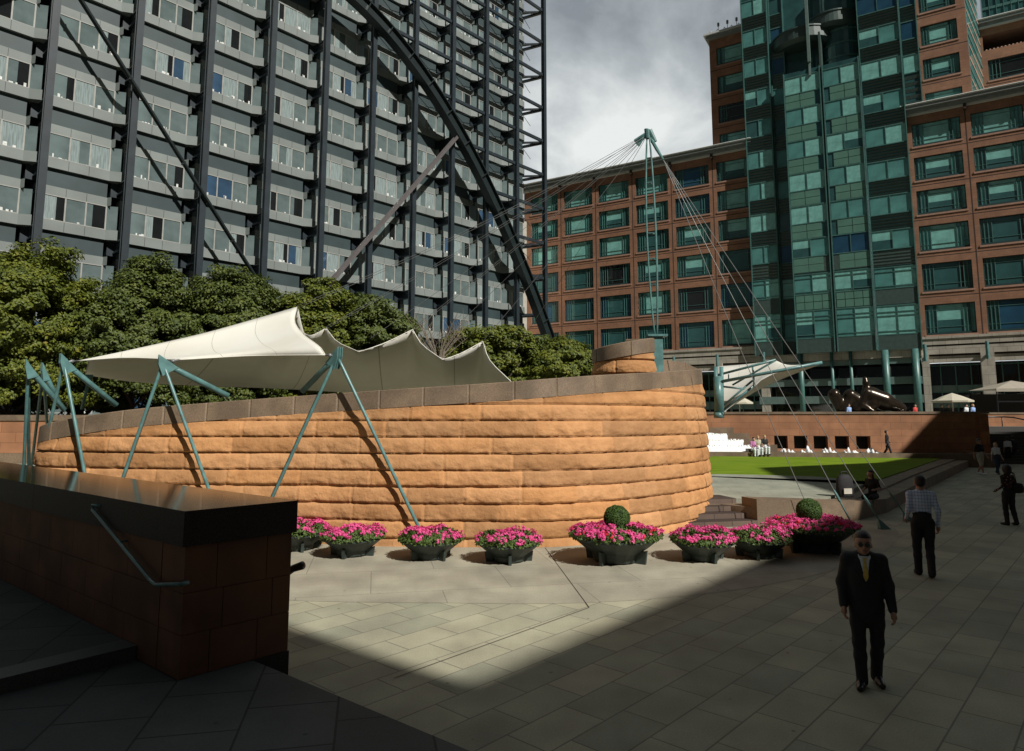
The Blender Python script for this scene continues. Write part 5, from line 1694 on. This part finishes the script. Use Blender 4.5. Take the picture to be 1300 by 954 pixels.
def sdf_mesh(prims, h, mats, name, k=.03, infl=0.):
    """prims: (a, b, ra, rb, depth scale, material index); smooth union of tapered capsules"""
    P = np.array([p[0] for p in prims] + [p[1] for p in prims]); rm = max(max(p[2], p[3]) for p in prims) + infl + .06
    lo = P.min(0) - rm; hi = P.max(0) + rm
    n = np.ceil((hi - lo) / h).astype(int) + 1
    gx, gy, gz = [lo[i] + h * np.arange(n[i]) for i in range(3)]
    F = np.full(tuple(n), 1., np.float32)
    def one(p, X, Y, Z):
        a, b, ra, rb, sy, _ = p
        a = np.array(a, float); b = np.array(b, float)
        s3 = np.array([1, 1 / sy, 1]); A_, B_ = a * s3, b * s3; Y = Y / sy
        d = B_ - A_; L2 = max(d @ d, 1e-9)
        t_ = np.clip(((X - A_[0]) * d[0] + (Y - A_[1]) * d[1] + (Z - A_[2]) * d[2]) / L2, 0, 1)
        q = np.sqrt((X - A_[0] - t_ * d[0]) ** 2 + (Y - A_[1] - t_ * d[1]) ** 2 + (Z - A_[2] - t_ * d[2]) ** 2)
        return (q - (ra + (rb - ra) * t_) - infl) * min(1, sy)
    for p in prims:
        r = max(p[2], p[3]) + infl + .07
        a, b = np.minimum(p[0], p[1]) - r, np.maximum(p[0], p[1]) + r
        i0 = np.clip(((a - lo) / h).astype(int), 0, n - 1); i1 = np.clip(((b - lo) / h).astype(int) + 2, 1, n)
        X, Y, Z = np.meshgrid(gx[i0[0]:i1[0]], gy[i0[1]:i1[1]], gz[i0[2]:i1[2]], indexing='ij')
        d = one(p, X, Y, Z)
        sub = F[i0[0]:i1[0], i0[1]:i1[1], i0[2]:i1[2]]
        kk = min(k, .9 * min(p[2], p[3]) + .004)
        hh = np.clip(.5 + .5 * (sub - d) / kk, 0, 1)
        F[i0[0]:i1[0], i0[1]:i1[1], i0[2]:i1[2]] = sub * (1 - hh) + d * hh - kk * hh * (1 - hh)
    V, Q = surface_nets(F, h, lo)
    C = V[Q].mean(1)
    best = np.full(len(Q), 9.); mi = np.zeros(len(Q), int)
    for p in prims:
        d = one(p, C[:, 0], C[:, 1], C[:, 2]); m_ = d < best - .002; best[m_] = d[m_]; mi[m_] = p[5]
    return fast_mesh(name, V, Q, mats, mi, True)

def V3(*a): return np.array(a, float)
def person(label, loc, rz, H, pose, mats, h=.02, hair='short', fem=False, fingers=False, hair_mat=None, group=None, jacket=False, skirt=None, sleeves=1.0, shorts=False):
    """figure built facing -y, feet at z = 0. pose: joint name -> offset from the neutral stance (for a 1.75 m body)"""
    S_ = H / 1.75
    sw, hw = (.185, .095) if not fem else (.165, .095)
    J = dict(pelvis=V3(0, 0, .95), waist=V3(0, 0, 1.08), chest=V3(0, 0, 1.28), neck=V3(0, .005, 1.47), head=V3(0, -.01, 1.60), crown=V3(0, .01, 1.67), chin=V3(0, -.055, 1.545))
    for s_, n_ in ((-1, 'L'), (1, 'R')):
        J['sh' + n_] = V3(s_ * (sw - .01), .01, 1.40); J['el' + n_] = V3(s_ * (sw + .03), .03, 1.12); J['wr' + n_] = V3(s_ * (sw + .045), -.03, .87)
        J['hip' + n_] = V3(s_ * hw, 0, .90); J['kn' + n_] = V3(s_ * (hw + .01), -.015, .49); J['an' + n_] = V3(s_ * (hw + .01), .01, .085); J['toe' + n_] = V3(s_ * (hw + .045), -.17, .035)
    for k_, v_ in pose.items(): J[k_] = J[k_] + np.array(v_, float)
    up = 0
    # material slots: 0 skin 1 top 2 bottom 3 shoes
    SK, TP, BT, SH = 0, 1, 2, 3
    fm = SK if sleeves < .6 else TP
    ua = SK if sleeves < .2 else TP
    lg = SK if shorts else BT
    b = 1.0 if not fem else .88
    pr = [(J['pelvis'], J['waist'], .155 * b + (.01 if fem else 0), .135 * b, .72, BT), (J['waist'] + V3(0, 0, .02), J['chest'], .14 * b, .165 * b, .68, TP), (J['chest'], J['chest'] * .35 + J['neck'] * .65, .165 * b, .10, .68, TP),
          (J['chest'] * .3 + J['neck'] * .7, J['shL'], .078, .058, .95, TP), (J['chest'] * .3 + J['neck'] * .7, J['shR'], .078, .058, .95, TP), (J['chest'] * .2 + J['neck'] * .8, J['head'], .057, .055, 1, SK),
          (J['head'] + V3(0, .012, .02), J['crown'] + V3(0, 0, -.02), .086, .085, 1.12, SK), (J['head'] + V3(0, -.01, -.02), J['chin'], .066, .036, 1, SK),
          (J['head'] + V3(0, -.088, .0), J['head'] + V3(0, -.108, -.028), .010, .016, 1, SK)]
    for s_, n_ in ((-1, 'L'), (1, 'R')):
        pr += [(J['head'] + V3(s_ * .082, .01, .0), J['head'] + V3(s_ * .088, .012, -.03), .014, .010, 1, SK)]
        r1 = .056 if not fem else .046
        pr += [(J['sh' + n_], J['el' + n_], r1, .043 if not fem else .036, 1, ua), (J['el' + n_], J['wr' + n_], .041 if not fem else .034, .028, 1, fm)]
        hd = J['wr' + n_] - J['el' + n_]; hd = hd / np.linalg.norm(hd)
        fwd = np.cross(hd, V3(s_, 0, 0)); fwd = fwd / max(np.linalg.norm(fwd), 1e-3); fwd *= -1 if fwd[1] > 0 else 1
        side = np.cross(fwd, hd); side /= max(np.linalg.norm(side), 1e-3)
        pal = J['wr' + n_] + hd * .075
        pr += [(J['wr' + n_] + hd * .015, pal, .028, .034, 1, SK)]
        if fingers:
            for q in range(4):
                o_ = fwd * (.030 - .020 * q)
                ln_ = (.045, .05, .046, .036)[q]
                k0 = pal + o_ + hd * .012; k1 = k0 + hd * ln_ * .8 - side * .004 * s_; k2 = k1 + (hd * .75 - side * s_ * .6) * ln_ * .6; k3 = k2 + (hd * .35 - side * s_ * .9) * ln_ * .4
                pr += [(k0, k1, .0105, .010, 1, SK), (k1, k2, .0095, .009, 1, SK), (k2, k3, .009, .0075, 1, SK)]
            t0 = J['wr' + n_] + hd * .03 + fwd * .025; t1 = t0 + hd * .03 + fwd * .03; t2 = t1 + hd * .032 + fwd * .006
            pr += [(t0, t1, .014, .011, 1, SK), (t1, t2, .0105, .0085, 1, SK)]
        else:
            pr += [(pal, pal + hd * .07 + fwd * .01, .03, .018, 1, SK), (J['wr' + n_] + hd * .03, J['wr' + n_] + hd * .07 + fwd * .045, .014, .010, 1, SK)]
        kn, hip, an = J['kn' + n_], J['hip' + n_], J['an' + n_]
        tr_ = .085 if not fem else .082
        pr += [(hip, hip * .5 + kn * .5, tr_ + .014, .084, 1, BT), (hip * .5 + kn * .5, kn, .084, .070 if not shorts else .074, 1, BT), (kn, kn * .62 + an * .38, .068 if lg == BT else .054, .066 if lg == BT else .052, 1, lg), (kn * .62 + an * .38, an + V3(0, 0, -.02 if lg == BT else 0), .066 if lg == BT else .05, .062 if lg == BT else .034, 1, lg)]
        toe = J['toe' + n_]; heel = an + V3(0, .035, -.045)
        pr += [(heel, toe * .6 + heel * .4, .036, .042, 1, SH), (toe * .6 + heel * .4, toe, .043, .033, 1, SH)]
    root = empty('person', label, 'person', loc, rz, group)
    if jacket:      # suit jacket: an extra skin over torso and arms
        pass
    scale = lambda P_: [(np.array(a) * S_, np.array(b2) * S_, ra * S_, rb * S_, sy, m_) for a, b2, ra, rb, sy, m_ in P_]
    if skirt: pass
    body = link('body', sdf_mesh(scale(pr), h, mats, 'body', .035), root)
    if jacket:
        w_, c_, nk = J['waist'], J['chest'], J['neck']
        jp = [(J['pelvis'] + V3(0, 0, -.13), w_, .19, .168, .72, 0), (w_, c_, .158, .185, .70, 0), (c_, c_ * .3 + nk * .7, .185, .10, .70, 0), (c_ * .3 + nk * .7, J['shL'] + V3(0, 0, .008), .09, .068, .95, 0), (c_ * .3 + nk * .7, J['shR'] + V3(0, 0, .008), .09, .068, .95, 0)]
        for n_ in 'LR':
            d = J['wr' + n_] - J['el' + n_]
            jp += [(J['sh' + n_], J['el' + n_], .072, .058, 1, 0), (J['el' + n_], J['wr' + n_] - d * .02, .058, .048, 1, 0)]
        link('jacket', sdf_mesh(scale(jp), h, [jacket], 'jacket', .04), root)
    hm = hair_mat or M['hair']
    hc, hh_ = J['head'], J['crown']
    hp_ = [(hc + V3(0, .038, .025), hh_ + V3(0, .015, -.012), .090, .090, 1.1, 0), (hh_ + V3(0, -.022, .008), hh_ + V3(0, .02, -.005), .066, .086, 1.1, 0)]
    if hair == 'long': hp_ += [(hc + V3(0, .06, .02), nk_ + V3(0, .06, .0) if False else J['neck'] + V3(0, .06, -.02), .08, .06, .8, 0), (hc + V3(-.07, .02, 0), J['neck'] + V3(-.07, .02, 0), .035, .03, 1, 0), (hc + V3(.07, .02, 0), J['neck'] + V3(.07, .02, 0), .035, .03, 1, 0)]
    if hair == 'bushy': hp_ = [(hc + V3(0, .04, .03), hh_ + V3(0, .02, .0), .12, .115, 1.05, 0), (hc + V3(0, .07, -.03), hc + V3(0, .05, .05), .10, .11, 1, 0)]
    if hair == 'tied': hp_ += [(hh_ + V3(0, .09, -.05), hc + V3(0, .12, -.08), .03, .02, 1, 0)]
    if hair != 'bald': link('hair', sdf_mesh(scale(hp_), max(.010, h * .8), [hm], 'hair', .02), root)
    return root, J, S_
M['skin'] = mat('tanned_skin', (.36, .19, .12), .5, 0, .08, 12)
M['skin2'] = mat('fair_skin', (.50, .30, .22), .5, 0, .08, 12)
M['skin3'] = mat('dark_skin', (.12, .06, .04), .5, 0, .08, 12)
M['hair'] = mat('dark_hair', (.014, .010, .008), .5, 0, .4, 40, bump=.4, bs=60)
M['blond'] = mat('blonde_hair', (.42, .27, .12), .5, 0, .3, 40)
M['suit'] = mat('black_suit_cloth', (.011, .011, .014), .75, 0, .3, 8, bump=.7, bs=6)
M['shoe'] = mat('black_shoe', (.010, .009, .009), .3)
M['wshirt'] = mat('white_shirt', (.68, .72, .74), .8)
M['tie'] = mat('yellow_tie', (.62, .44, .09), .6, 0, .15, 30)
M['dark'] = mat('black_cloth', (.013, .012, .014), .8, bump=.6, bs=7)
M['khaki'] = mat('pale_khaki_cloth', (.42, .39, .30), .85)
M['jean'] = mat('dark_jeans', (.03, .05, .075), .85)
M['blue'] = mat('light_blue_cloth', (.28, .42, .72), .8)
M['redc'] = mat('red_cloth', (.55, .06, .05), .8)
M['pinkc'] = mat('mauve_cloth', (.5, .18, .4), .8)
def check_mat():
    m = bpy.data.materials.new('blue_check_shirt'); m.use_nodes = True
    t = m.node_tree; b = t.nodes['Principled BSDF']; b.inputs['Roughness'].default_value = .85
    tc_ = t.nodes.new("ShaderNodeTexCoord"); sx = t.nodes.new("ShaderNodeSeparateXYZ"); t.links.new(tc_.outputs['Object'], sx.inputs[0])
    outs = []
    for ax_, sc in (('X', 20.), ('Z', 17.)):
        mu = t.nodes.new("ShaderNodeMath"); mu.operation = 'MULTIPLY'; mu.inputs[1].default_value = sc
        fr = t.nodes.new("ShaderNodeMath"); fr.operation = 'FRACT'; lt = t.nodes.new("ShaderNodeMath"); lt.operation = 'LESS_THAN'; lt.inputs[1].default_value = .22
        t.links.new(sx.outputs[ax_], mu.inputs[0]); t.links.new(mu.outputs[0], fr.inputs[0]); t.links.new(fr.outputs[0], lt.inputs[0]); outs.append(lt.outputs[0])
    ad = t.nodes.new("ShaderNodeMath"); ad.operation = 'ADD'; t.links.new(outs[0], ad.inputs[0]); t.links.new(outs[1], ad.inputs[1])
    r = t.nodes.new("ShaderNodeValToRGB"); r.color_ramp.elements[0].color = (.56, .64, .80, 1); r.color_ramp.elements[1].color = (.14, .19, .34, 1)
    hv = t.nodes.new("ShaderNodeMath"); hv.operation = 'MULTIPLY'; hv.inputs[1].default_value = .5
    t.links.new(ad.outputs[0], hv.inputs[0]); t.links.new(hv.outputs[0], r.inputs[0]); t.links.new(r.outputs[0], b.inputs['Base Color'])
    return m
M['check'] = check_mat()
def floral():
    m = bpy.data.materials.new('dark_floral_top'); m.use_nodes = True
    t = m.node_tree; b = t.nodes['Principled BSDF']; b.inputs['Roughness'].default_value = .85
    tc_ = t.nodes.new("ShaderNodeTexCoord"); v = t.nodes.new("ShaderNodeTexVoronoi"); v.inputs['Scale'].default_value = 16
    t.links.new(tc_.outputs['Object'], v.inputs['Vector'])
    r = t.nodes.new("ShaderNodeValToRGB"); r.color_ramp.interpolation = 'CONSTANT'
    for pos, c in ((.0, (.5, .42, .36, 1)), (.17, (.32, .05, .06, 1)), (.3, (.018, .012, .014, 1))):
        if pos == 0: r.color_ramp.elements[0].color = c
        else:
            e_ = r.color_ramp.elements.new(pos); e_.color = c
    r.color_ramp.elements[-1].color = (.018, .012, .014, 1)
    t.links.new(v.outputs['Distance'], r.inputs[0]); t.links.new(r.outputs[0], b.inputs['Base Color'])
    return m
M['floral'] = floral()

WALK = dict(hipL=(0, -.01, 0), knL=(0, -.13, .0), anL=(0, -.24, .01), toeL=(0, -.25, .03), knR=(0, .06, -.0), anR=(0, .27, .05), toeR=(0, .22, .0),
            elL=(0, .05, 0), wrL=(0, .12, .0), elR=(0, -.03, 0), wrR=(0, -.14, .02))
# businessman walking towards the camera, head lowered
g_ = gp(1106, 870)
r0, J0, S0 = person('man in a black suit and yellow tie walking towards the camera with lowered head', (g_.x, g_.y, 0), R(-22), 1.67,
    dict(head=(0, -.045, -.015), chin=(0, -.06, -.03), crown=(0, -.03, -.01), knL=(0, -.07, 0), anL=(.01, -.10, 0), toeL=(0, -.10, 0), knR=(-.015, .0, 0), anR=(-.035, .10, .01), toeR=(-.03, .08, 0),
         elL=(-.03, .02, 0), wrL=(-.015, -.04, .015), elR=(.03, .01, 0), wrR=(.03, -.05, .0)), [M['skin'], M['wshirt'], M['suit'], M['shoe']], .0085, fingers=True, jacket=M['suit'])
# shirt front, tie, lapels, glasses, brows and mouth
def add_front(root, S_, name, outline, y, m, bulge=.0, th=.006):
    """thin shaped panel following the chest, outline in x,z (1.75 m body)"""
    mb = MB(); n = len(outline)
    f = [(x * S_, (y(x, z) - th) * S_, z * S_) for x, z in outline]; b = [(x * S_, (y(x, z) + .03) * S_, z * S_) for x, z in outline]
    mb.add(f + b, [tuple(range(n)), tuple(range(2 * n - 1, n - 1, -1))] + [(i, n + i, n + (i + 1) % n, (i + 1) % n) for i in range(n)])
    return mb.build(name, m, root)
jk = [c for c in r0.children if c.name.startswith('jacket')][0]
jv = np.empty(len(jk.data.vertices) * 3); jk.data.vertices.foreach_get('co', jv); jv = jv.reshape(-1, 3) / S0
def ychest(x, z):
    m_ = (np.abs(jv[:, 0] - x) < .012) & (np.abs(jv[:, 2] - z) < .014) & (jv[:, 1] < 0)
    if m_.any(): return jv[m_, 1].min() - .002
    return -.07
def ychest_old(x, z):
    t_ = min(max((z - 1.10) / .34, 0), 1)
    return -(.118 + .012 * math.sin(math.pi * min(1, t_ * 1.1)) - .055 * max(0, (t_ - .45) / .55) ** 1.4) + abs(x) * .12 - .010
def front_strip(name, rows, off, m):
    mb = MB(); vs = []; nc = 7
    for z, x0, x1 in rows:
        for c in range(nc):
            x = x0 + (x1 - x0) * c / (nc - 1); vs.append((x * S0, (ychest(x, z) - off) * S0, z * S0))
    mb.add(vs, [(r * nc + c, r * nc + c + 1, (r + 1) * nc + c + 1, (r + 1) * nc + c) for r in range(len(rows) - 1) for c in range(nc - 1)])
    o = mb.build(name, m, r0, True); md = o.modifiers.new('thickness', 'SOLIDIFY'); md.thickness = .004; return o
front_strip('shirt_front', [(1.185 + .275 * k / 12, -.008 - .05 * k / 12, .008 + .05 * k / 12) for k in range(13)], .006, M['wshirt'])
front_strip('tie', [(1.19, -.004, .004), (1.22, -.022, .022), (1.25, -.028, .028), (1.29, -.026, .026), (1.33, -.022, .022), (1.37, -.018, .018), (1.405, -.013, .013), (1.42, -.018, .018), (1.445, -.02, .02)], .014, M['tie'])
for s_ in (-1, 1):
    rws_ = [(1.17 + .28 * k / 12, s_ * (.008 + .052 * k / 12), s_ * (.03 + .075 * min(1, k / 8))) for k in range(12)]
    front_strip('lapel', [(z, min(a, b), max(a, b)) for z, a, b in rws_], .010, M['suit'])
    add_front(r0, S0, 'collar', [(s_ * .06, 1.475), (s_ * .02, 1.43), (s_ * .045, 1.41), (s_ * .066, 1.45)][::s_], lambda x, z: ychest(x, z) - .014, M['wshirt'])
hd0 = J0['head'] * S0
mb = MB()
for s_ in (-1, 1):
    mb.lathe([(.0, 0), (.021, .0), (.024, .006), (.0, .006)], (0, 0, 0), 14)
mb = MB()
for s_ in (-1, 1):
    c = hd0 + V3(s_ * .034, -.100, .008)
    mb.tube([tuple(c), tuple(c + V3(0, .006, 0))], .024, 14)
    mb.tube([tuple(c + V3(s_ * .022, 0, .008)), tuple(hd0 + V3(s_ * .088, .0, .012))], .0035, 5)
mb.tube([tuple(hd0 + V3(-.012, -.106, .012)), tuple(hd0 + V3(.012, -.106, .012))], .003, 5)
mb.build('dark_glasses', M['black'], r0)
mb = MB()
for s_ in (-1, 1): mb.tube([tuple(hd0 + V3(s_ * .018, -.098, .036)), tuple(hd0 + V3(s_ * .036, -.098, .041)), tuple(hd0 + V3(s_ * .055, -.085, .034))], [.004, .005, .003], 6)
mb.build('eyebrows', M['hair'], r0)
mb = MB(); mb.tube([tuple(hd0 + V3(-.022, -.098, -.055)), tuple(hd0 + V3(0, -.106, -.053)), tuple(hd0 + V3(.022, -.098, -.055))], [.003, .005, .003], 6)
mb.build('mouth', mat('lip', (.25, .09, .07), .5), r0)

# man in a checked shirt, seen from behind
g_ = gp(1176, 731)
person('man in a blue checked shirt and black trousers walking away, seen from behind', (g_.x, g_.y, 0), R(180 - 24), 1.86,
       dict(knL=(.02, .0, 0), anL=(.05, .27, .03), toeL=(.08, .25, .0), knR=(-.0, -.02, 0), anR=(0, -.04, 0), toeR=(0, -.04, 0), elR=(.0, .03, 0), wrR=(-.0, -.12, .10), elL=(-.03, .02, .0), wrL=(-.01, .0, .0)),
       [M['skin'], M['check'], M['dark'], M['shoe']], .0125, fingers=True)
# woman with bushy hair and bag at the right edge
g_ = gp(1283, 667)
rw_, Jw, Sw = person('woman with bushy dark hair, floral top and shoulder bag walking away at the right edge', (g_.x, g_.y, 0), R(180 + 8), 1.64,
       dict(knL=(0, .02, 0), anL=(0, .10, .02), toeL=(0, .09, 0), elL=(-.03, .02, 0), wrL=(-.03, 0, 0), wrR=(.0, -.12, .14)), [M['skin3'], M['floral'], M['dark'], M['shoe']], .016, 'bushy', True)
mb = MB(); mb.lathe([(.05, -.14), (.15, -.12), (.17, 0), (.13, .1), (.03, .12)], (0, 0, 0), 12)
bag = mb.build('shoulder_bag', M['dark'], None, True, (g_.x + .27, g_.y - .02, 1.02)); bag.scale = (1, .6, 1.1)
tag(bag, 'soft black shoulder bag hanging on the bushy-haired woman\'s right side', 'bag')
mb = MB(); mb.tube([(-.02, 0, .1), (-.08, -.03, .35), (-.16, .02, .42), (-.08, .06, .35), (-.02, .04, .1)], .012, 6)
st_ = mb.build('strap', M['dark'], bag, True)
# couple strolling
g_ = gp(1246, 603)
person('man in black T-shirt and pale shorts walking beside the lawn kerb', (g_.x, g_.y, 0), R(10), 1.9, WALK, [M['skin'], M['dark'], M['khaki'], M['wshirt']], .022, sleeves=.4, shorts=True)
g_ = gp(1267, 602.5)
person('blonde woman in a white T-shirt and jeans walking beside the man in shorts', (g_.x, g_.y, 0), R(-5), 1.68, WALK, [M['skin2'], M['wshirt'], M['jean'], M['shoe']], .022, 'long', True, hair_mat=M['blond'], sleeves=.4)
# two people at the foot of the broad stairs
g_ = gp(1281, 589)
person('person in a white shirt and dark trousers at the foot of the broad stairs', (g_.x, g_.y, 0), R(170), 1.75, {}, [M['skin'], M['wshirt'], M['dark'], M['shoe']], .03, sleeves=.4)
g_ = gp(1288, 588.5)
person('person in a dark suit at the foot of the broad stairs', (g_.x, g_.y, 0), R(190), 1.82, WALK, [M['skin'], M['suit'], M['suit'], M['shoe']], .03)
# suited man by the far wall
p_ = pt(1121, 578, 45.4)
person('man in a dark suit walking past the dark openings of the far orange wall', (p_.x, p_.y - .6, TZ - .02 if False else .48), R(60), 1.72, WALK, [M['skin'], M['suit'], M['suit'], M['shoe']], .03)
# seated people beside the cascade
SIT = dict(pelvis=(0, 0, -.42), waist=(0, 0, -.42), chest=(0, -.03, -.42), neck=(0, -.05, -.42), head=(0, -.07, -.42), crown=(0, -.07, -.42), chin=(0, -.08, -.42),
           shL=(0, -.03, -.42), shR=(0, -.03, -.42), elL=(0, -.10, -.40), elR=(0, -.10, -.40), wrL=(.05, -.33, -.26), wrR=(-.05, -.33, -.26),
           hipL=(0, 0, -.42), hipR=(0, 0, -.42), knL=(0, -.42, -.02), knR=(0, -.42, -.02), anL=(0, -.42, 0), anR=(0, -.42, 0), toeL=(0, -.42, 0), toeR=(0, -.42, 0))
for u, dz, mt, lb, hm in ((957, 0, 'pinkc', 'person in a mauve top, left of three sitting beside the white cascade', 'hair'), (962.5, .1, 'khaki', 'person in a pale yellow top sitting between two others beside the white cascade', 'blond'), (971, .15, 'dark', 'person in a black top sitting right of two others beside the white cascade', 'blond')):
    p_ = pt(u, 577, 44.3)
    person(lb, (p_.x, p_.y, .48 + dz), R(4), 1.7, SIT, [M['skin2'], M[mt], M['wshirt'], M['shoe']], .03, hair_mat=M[hm], sleeves=.4)
# bench slab under them
a_, b_ = pt(950, 577, 44.65), pt(978, 577, 44.65)
mb = MB(); mb.box((a_.x, a_.y - .1, .3), (b_.x, a_.y + .5, 1.0)); tag(mb.build('granite_bench', M['granite']), 'short brown granite bench block beside the cascade', 'bench')
# woman seated on the kerb with a bag
kp = pt(1108, 628, 21.2)
ws, Jk, Sk = person('dark-haired woman in black sitting on the kerb wall', (kp.x, kp.y, .10), R(-50), 1.66,
       dict(SIT, wrL=(.05, -.36, -.22), wrR=(-.02, -.30, -.16), elR=(.05, -.04, -.38), head=(-.02, -.09, -.43)), [M['skin'], M['dark'], M['dark'], M['shoe']], .016, 'long', True, sleeves=.4)
kb = pt(1073, 628, 20.6)
bg_ = empty('holdall', 'black holdall with a pale pocket on the kerb wall beside the seated woman', 'bag', (kb.x, kb.y, .6), R(10))
mb = MB(); mb.lathe([(.25, 0), (.28, .04), (.28, .3), (.25, .52), (.16, .64), (.1, .66)], (0, 0, 0), 18)
o = mb.build('bag_body', M['dark'], bg_, True); o.scale = (1.0, .6, 1.0)
mb = MB(); mb.box((-.16, -.185, .1), (.1, -.165, .26)); mb.build('pocket_label', M['cream'], bg_)
mb = MB(); mb.tube([(-.14, 0, .6), (-.08, 0, .74), (.08, 0, .74), (.14, 0, .6)], .02, 6); mb.build('carry_strap', M['dark'], bg_, True)

# ---- people and furniture on the upper terrace
for u, D, mt, lb, hm in ((1078, 52., 'blue', 'person in a light blue shirt passing in front of the bronze figure', 'hair'), (1162, 53, 'redc', 'person in a red top leaning over the terrace wall', 'hair'),
                     (1227, 53, 'wshirt', 'person in a white shirt just right of the ivory parasol, beside a paler one', 'hair'), (1235.5, 53, 'blue', 'person in a pale blue top just right of the white-shirted one on the terrace', 'blond'),
                     (1196, 54.5, 'dark', 'person in dark clothes sitting in shade under the left side of the ivory parasol', 'hair'), (1204, 54.5, 'dark', 'person in dark clothes standing in shade under the middle of the ivory parasol', 'hair')):
    p_ = pt(u, 520, D)
    person(lb, (p_.x, p_.y, UT), R(20), 1.72, {}, [M['skin2'], M[mt], M['dark'], M['shoe']], .035, hair_mat=M[hm])
def parasol(loc, r, z0, z1, pole_z, m, label, seg=8, group=None):
    t = empty('parasol', label, 'parasol', loc, .2, group)
    mb = MB(); mb.lathe([(r, z0), (r * .5, (z0 + z1) / 2 + .04), (.02, z1)], (0, 0, 0), seg, cap=False); mb.lathe([(r, z0 - .12), (r + .005, z0)], (0, 0, 0), seg, cap=False)
    mb.build('cover', M[m], t)
    mb = MB(); mb.tube([(0, 0, 0), (0, 0, z1 - .05)], .04, 8); mb.lathe([(.3, 0), (.3, .08)], (0, 0, 0), 12); mb.build('pole', M['cream'], t, True)
    return t
p_ = pt(1209, 508, 54); parasol((p_.x, p_.y, UT), 1.45, 2.0, 2.62, 2, 'umb', 'ivory parasol with a pointed top on the upper terrace below the brick building')
p_ = pt(939, 517, 56); parasol((p_.x, p_.y, UT), 1.1, 1.9, 2.45, 2, 'umb', 'small white parasol seen under the bracket canopy at the end of the curved wall')
# dining awning at the right edge
aw = empty('dining_awning', 'long shallow beige awning over dark seating on the upper terrace at the right edge', 'awning', (39.2, 54.5, UT), R(-10))
mb = MB()
for k in range(3):
    x0 = k * 4.6
    mb.add([(x0, 0, 3.0), (x0 + 4.6, 0, 3.0), (x0 + 4.6, 4.6, 3.0), (x0, 4.6, 3.0), (x0 + 2.3, 2.3, 3.75)], [(0, 1, 4), (1, 2, 4), (2, 3, 4), (3, 0, 4)])
    mb.box((x0, -.02, 2.75), (x0 + 4.6, .0, 3.0))
mb.build('cover', M['umb2'], aw)
mb = MB()
for k in range(4):
    for y in (.05, 4.5): mb.tube([(k * 4.58 + .05, y, 0), (k * 4.58 + .05, y, 3)], .05, 6)
mb.box((0, .1, 1.9), (13.8, .14, 2.0)); mb.box((0.1, 4.4, 0), (13.7, 4.5, 2.7)); mb.build('frame', M['black'], aw)
for k in range(4):
    mb = MB(); mb.lathe([(.28, 0), (.2, .1), (.04, .12), (.04, .7), (.4, .72), (.4, .76)], (1.6 + 3 * k, 1.6, 0), 12); mb.build('table', M['cream'], aw)

# ---- large reclining bronze, a generic rounded figure
sc = pt(1103, 524, 53)
scu = empty('bronze_sculpture', 'massive rounded reclining bronze figure on the upper terrace in front of the glass tower', 'sculpture', (sc.x, sc.y, UT), R(-6))
sp_ = [(V3(.1, 0, 1.35), V3(1.2, 0, .95), .62, .66, 1, 0), (V3(1.2, 0, .95), V3(2.5, .1, .5), .62, .34, 1, 0), (V3(.1, 0, 1.4), V3(-.05, 0, 1.9), .5, .3, 1, 0), (V3(-.12, -.05, 2.25), V3(-.12, 0, 2.5), .25, .2, 1, 0), (V3(-.1, 0, 1.8), V3(-.12, 0, 2.2), .15, .14, 1, 0),
       (V3(-.2, -.3, 1.6), V3(-.65, -.4, .7), .24, .2, 1, 0), (V3(-.65, -.4, .7), V3(.1, -.6, .25), .19, .15, 1, 0), (V3(.5, .3, 1.7), V3(1.5, .4, 1.35), .3, .22, 1, 0),
       (V3(-.6, .1, .9), V3(-1.3, .1, 1.35), .5, .48, 1, 0), (V3(-1.3, .1, 1.35), V3(-1.9, 0, .5), .42, .34, 1, 0), (V3(-1.9, .2, .5), V3(-2.5, .1, 1.4), .4, .46, 1, 0), (V3(-2.5, .1, 1.4), V3(-2.1, .1, .3), .42, .3, 1, 0),
       (V3(.2, -.1, .8), V3(-1., 0, .5), .55, .45, 1, 0)]
o = link('figure', sdf_mesh(sp_, .07, [M['bronze']], 'figure', .12), scu, (0, 0, .85)); o.scale = (1, 1, 1.12)
mb = MB(); mb.box((-3, -.9, 0), (3, .9, .85)); mb.build('base_slab', M['polgran'], scu)

# small fitting on the curved wall face
q_ = near_wall(867, 500, .10)
mb = MB(); mb.tube([tuple(q_ + Vector((0, .25, .05))), tuple(q_ + Vector((0, -.02, .02)))], .025, 6); mb.tube([tuple(q_ + Vector((-.07, -.03, 0))), tuple(q_ + Vector((.09, -.04, .03)))], [.055, .045], 10)
tag(mb.build('wall_fitting', M['black'], None, True), 'tiny dark fitting high on the curved wall near its right end', 'fitting')
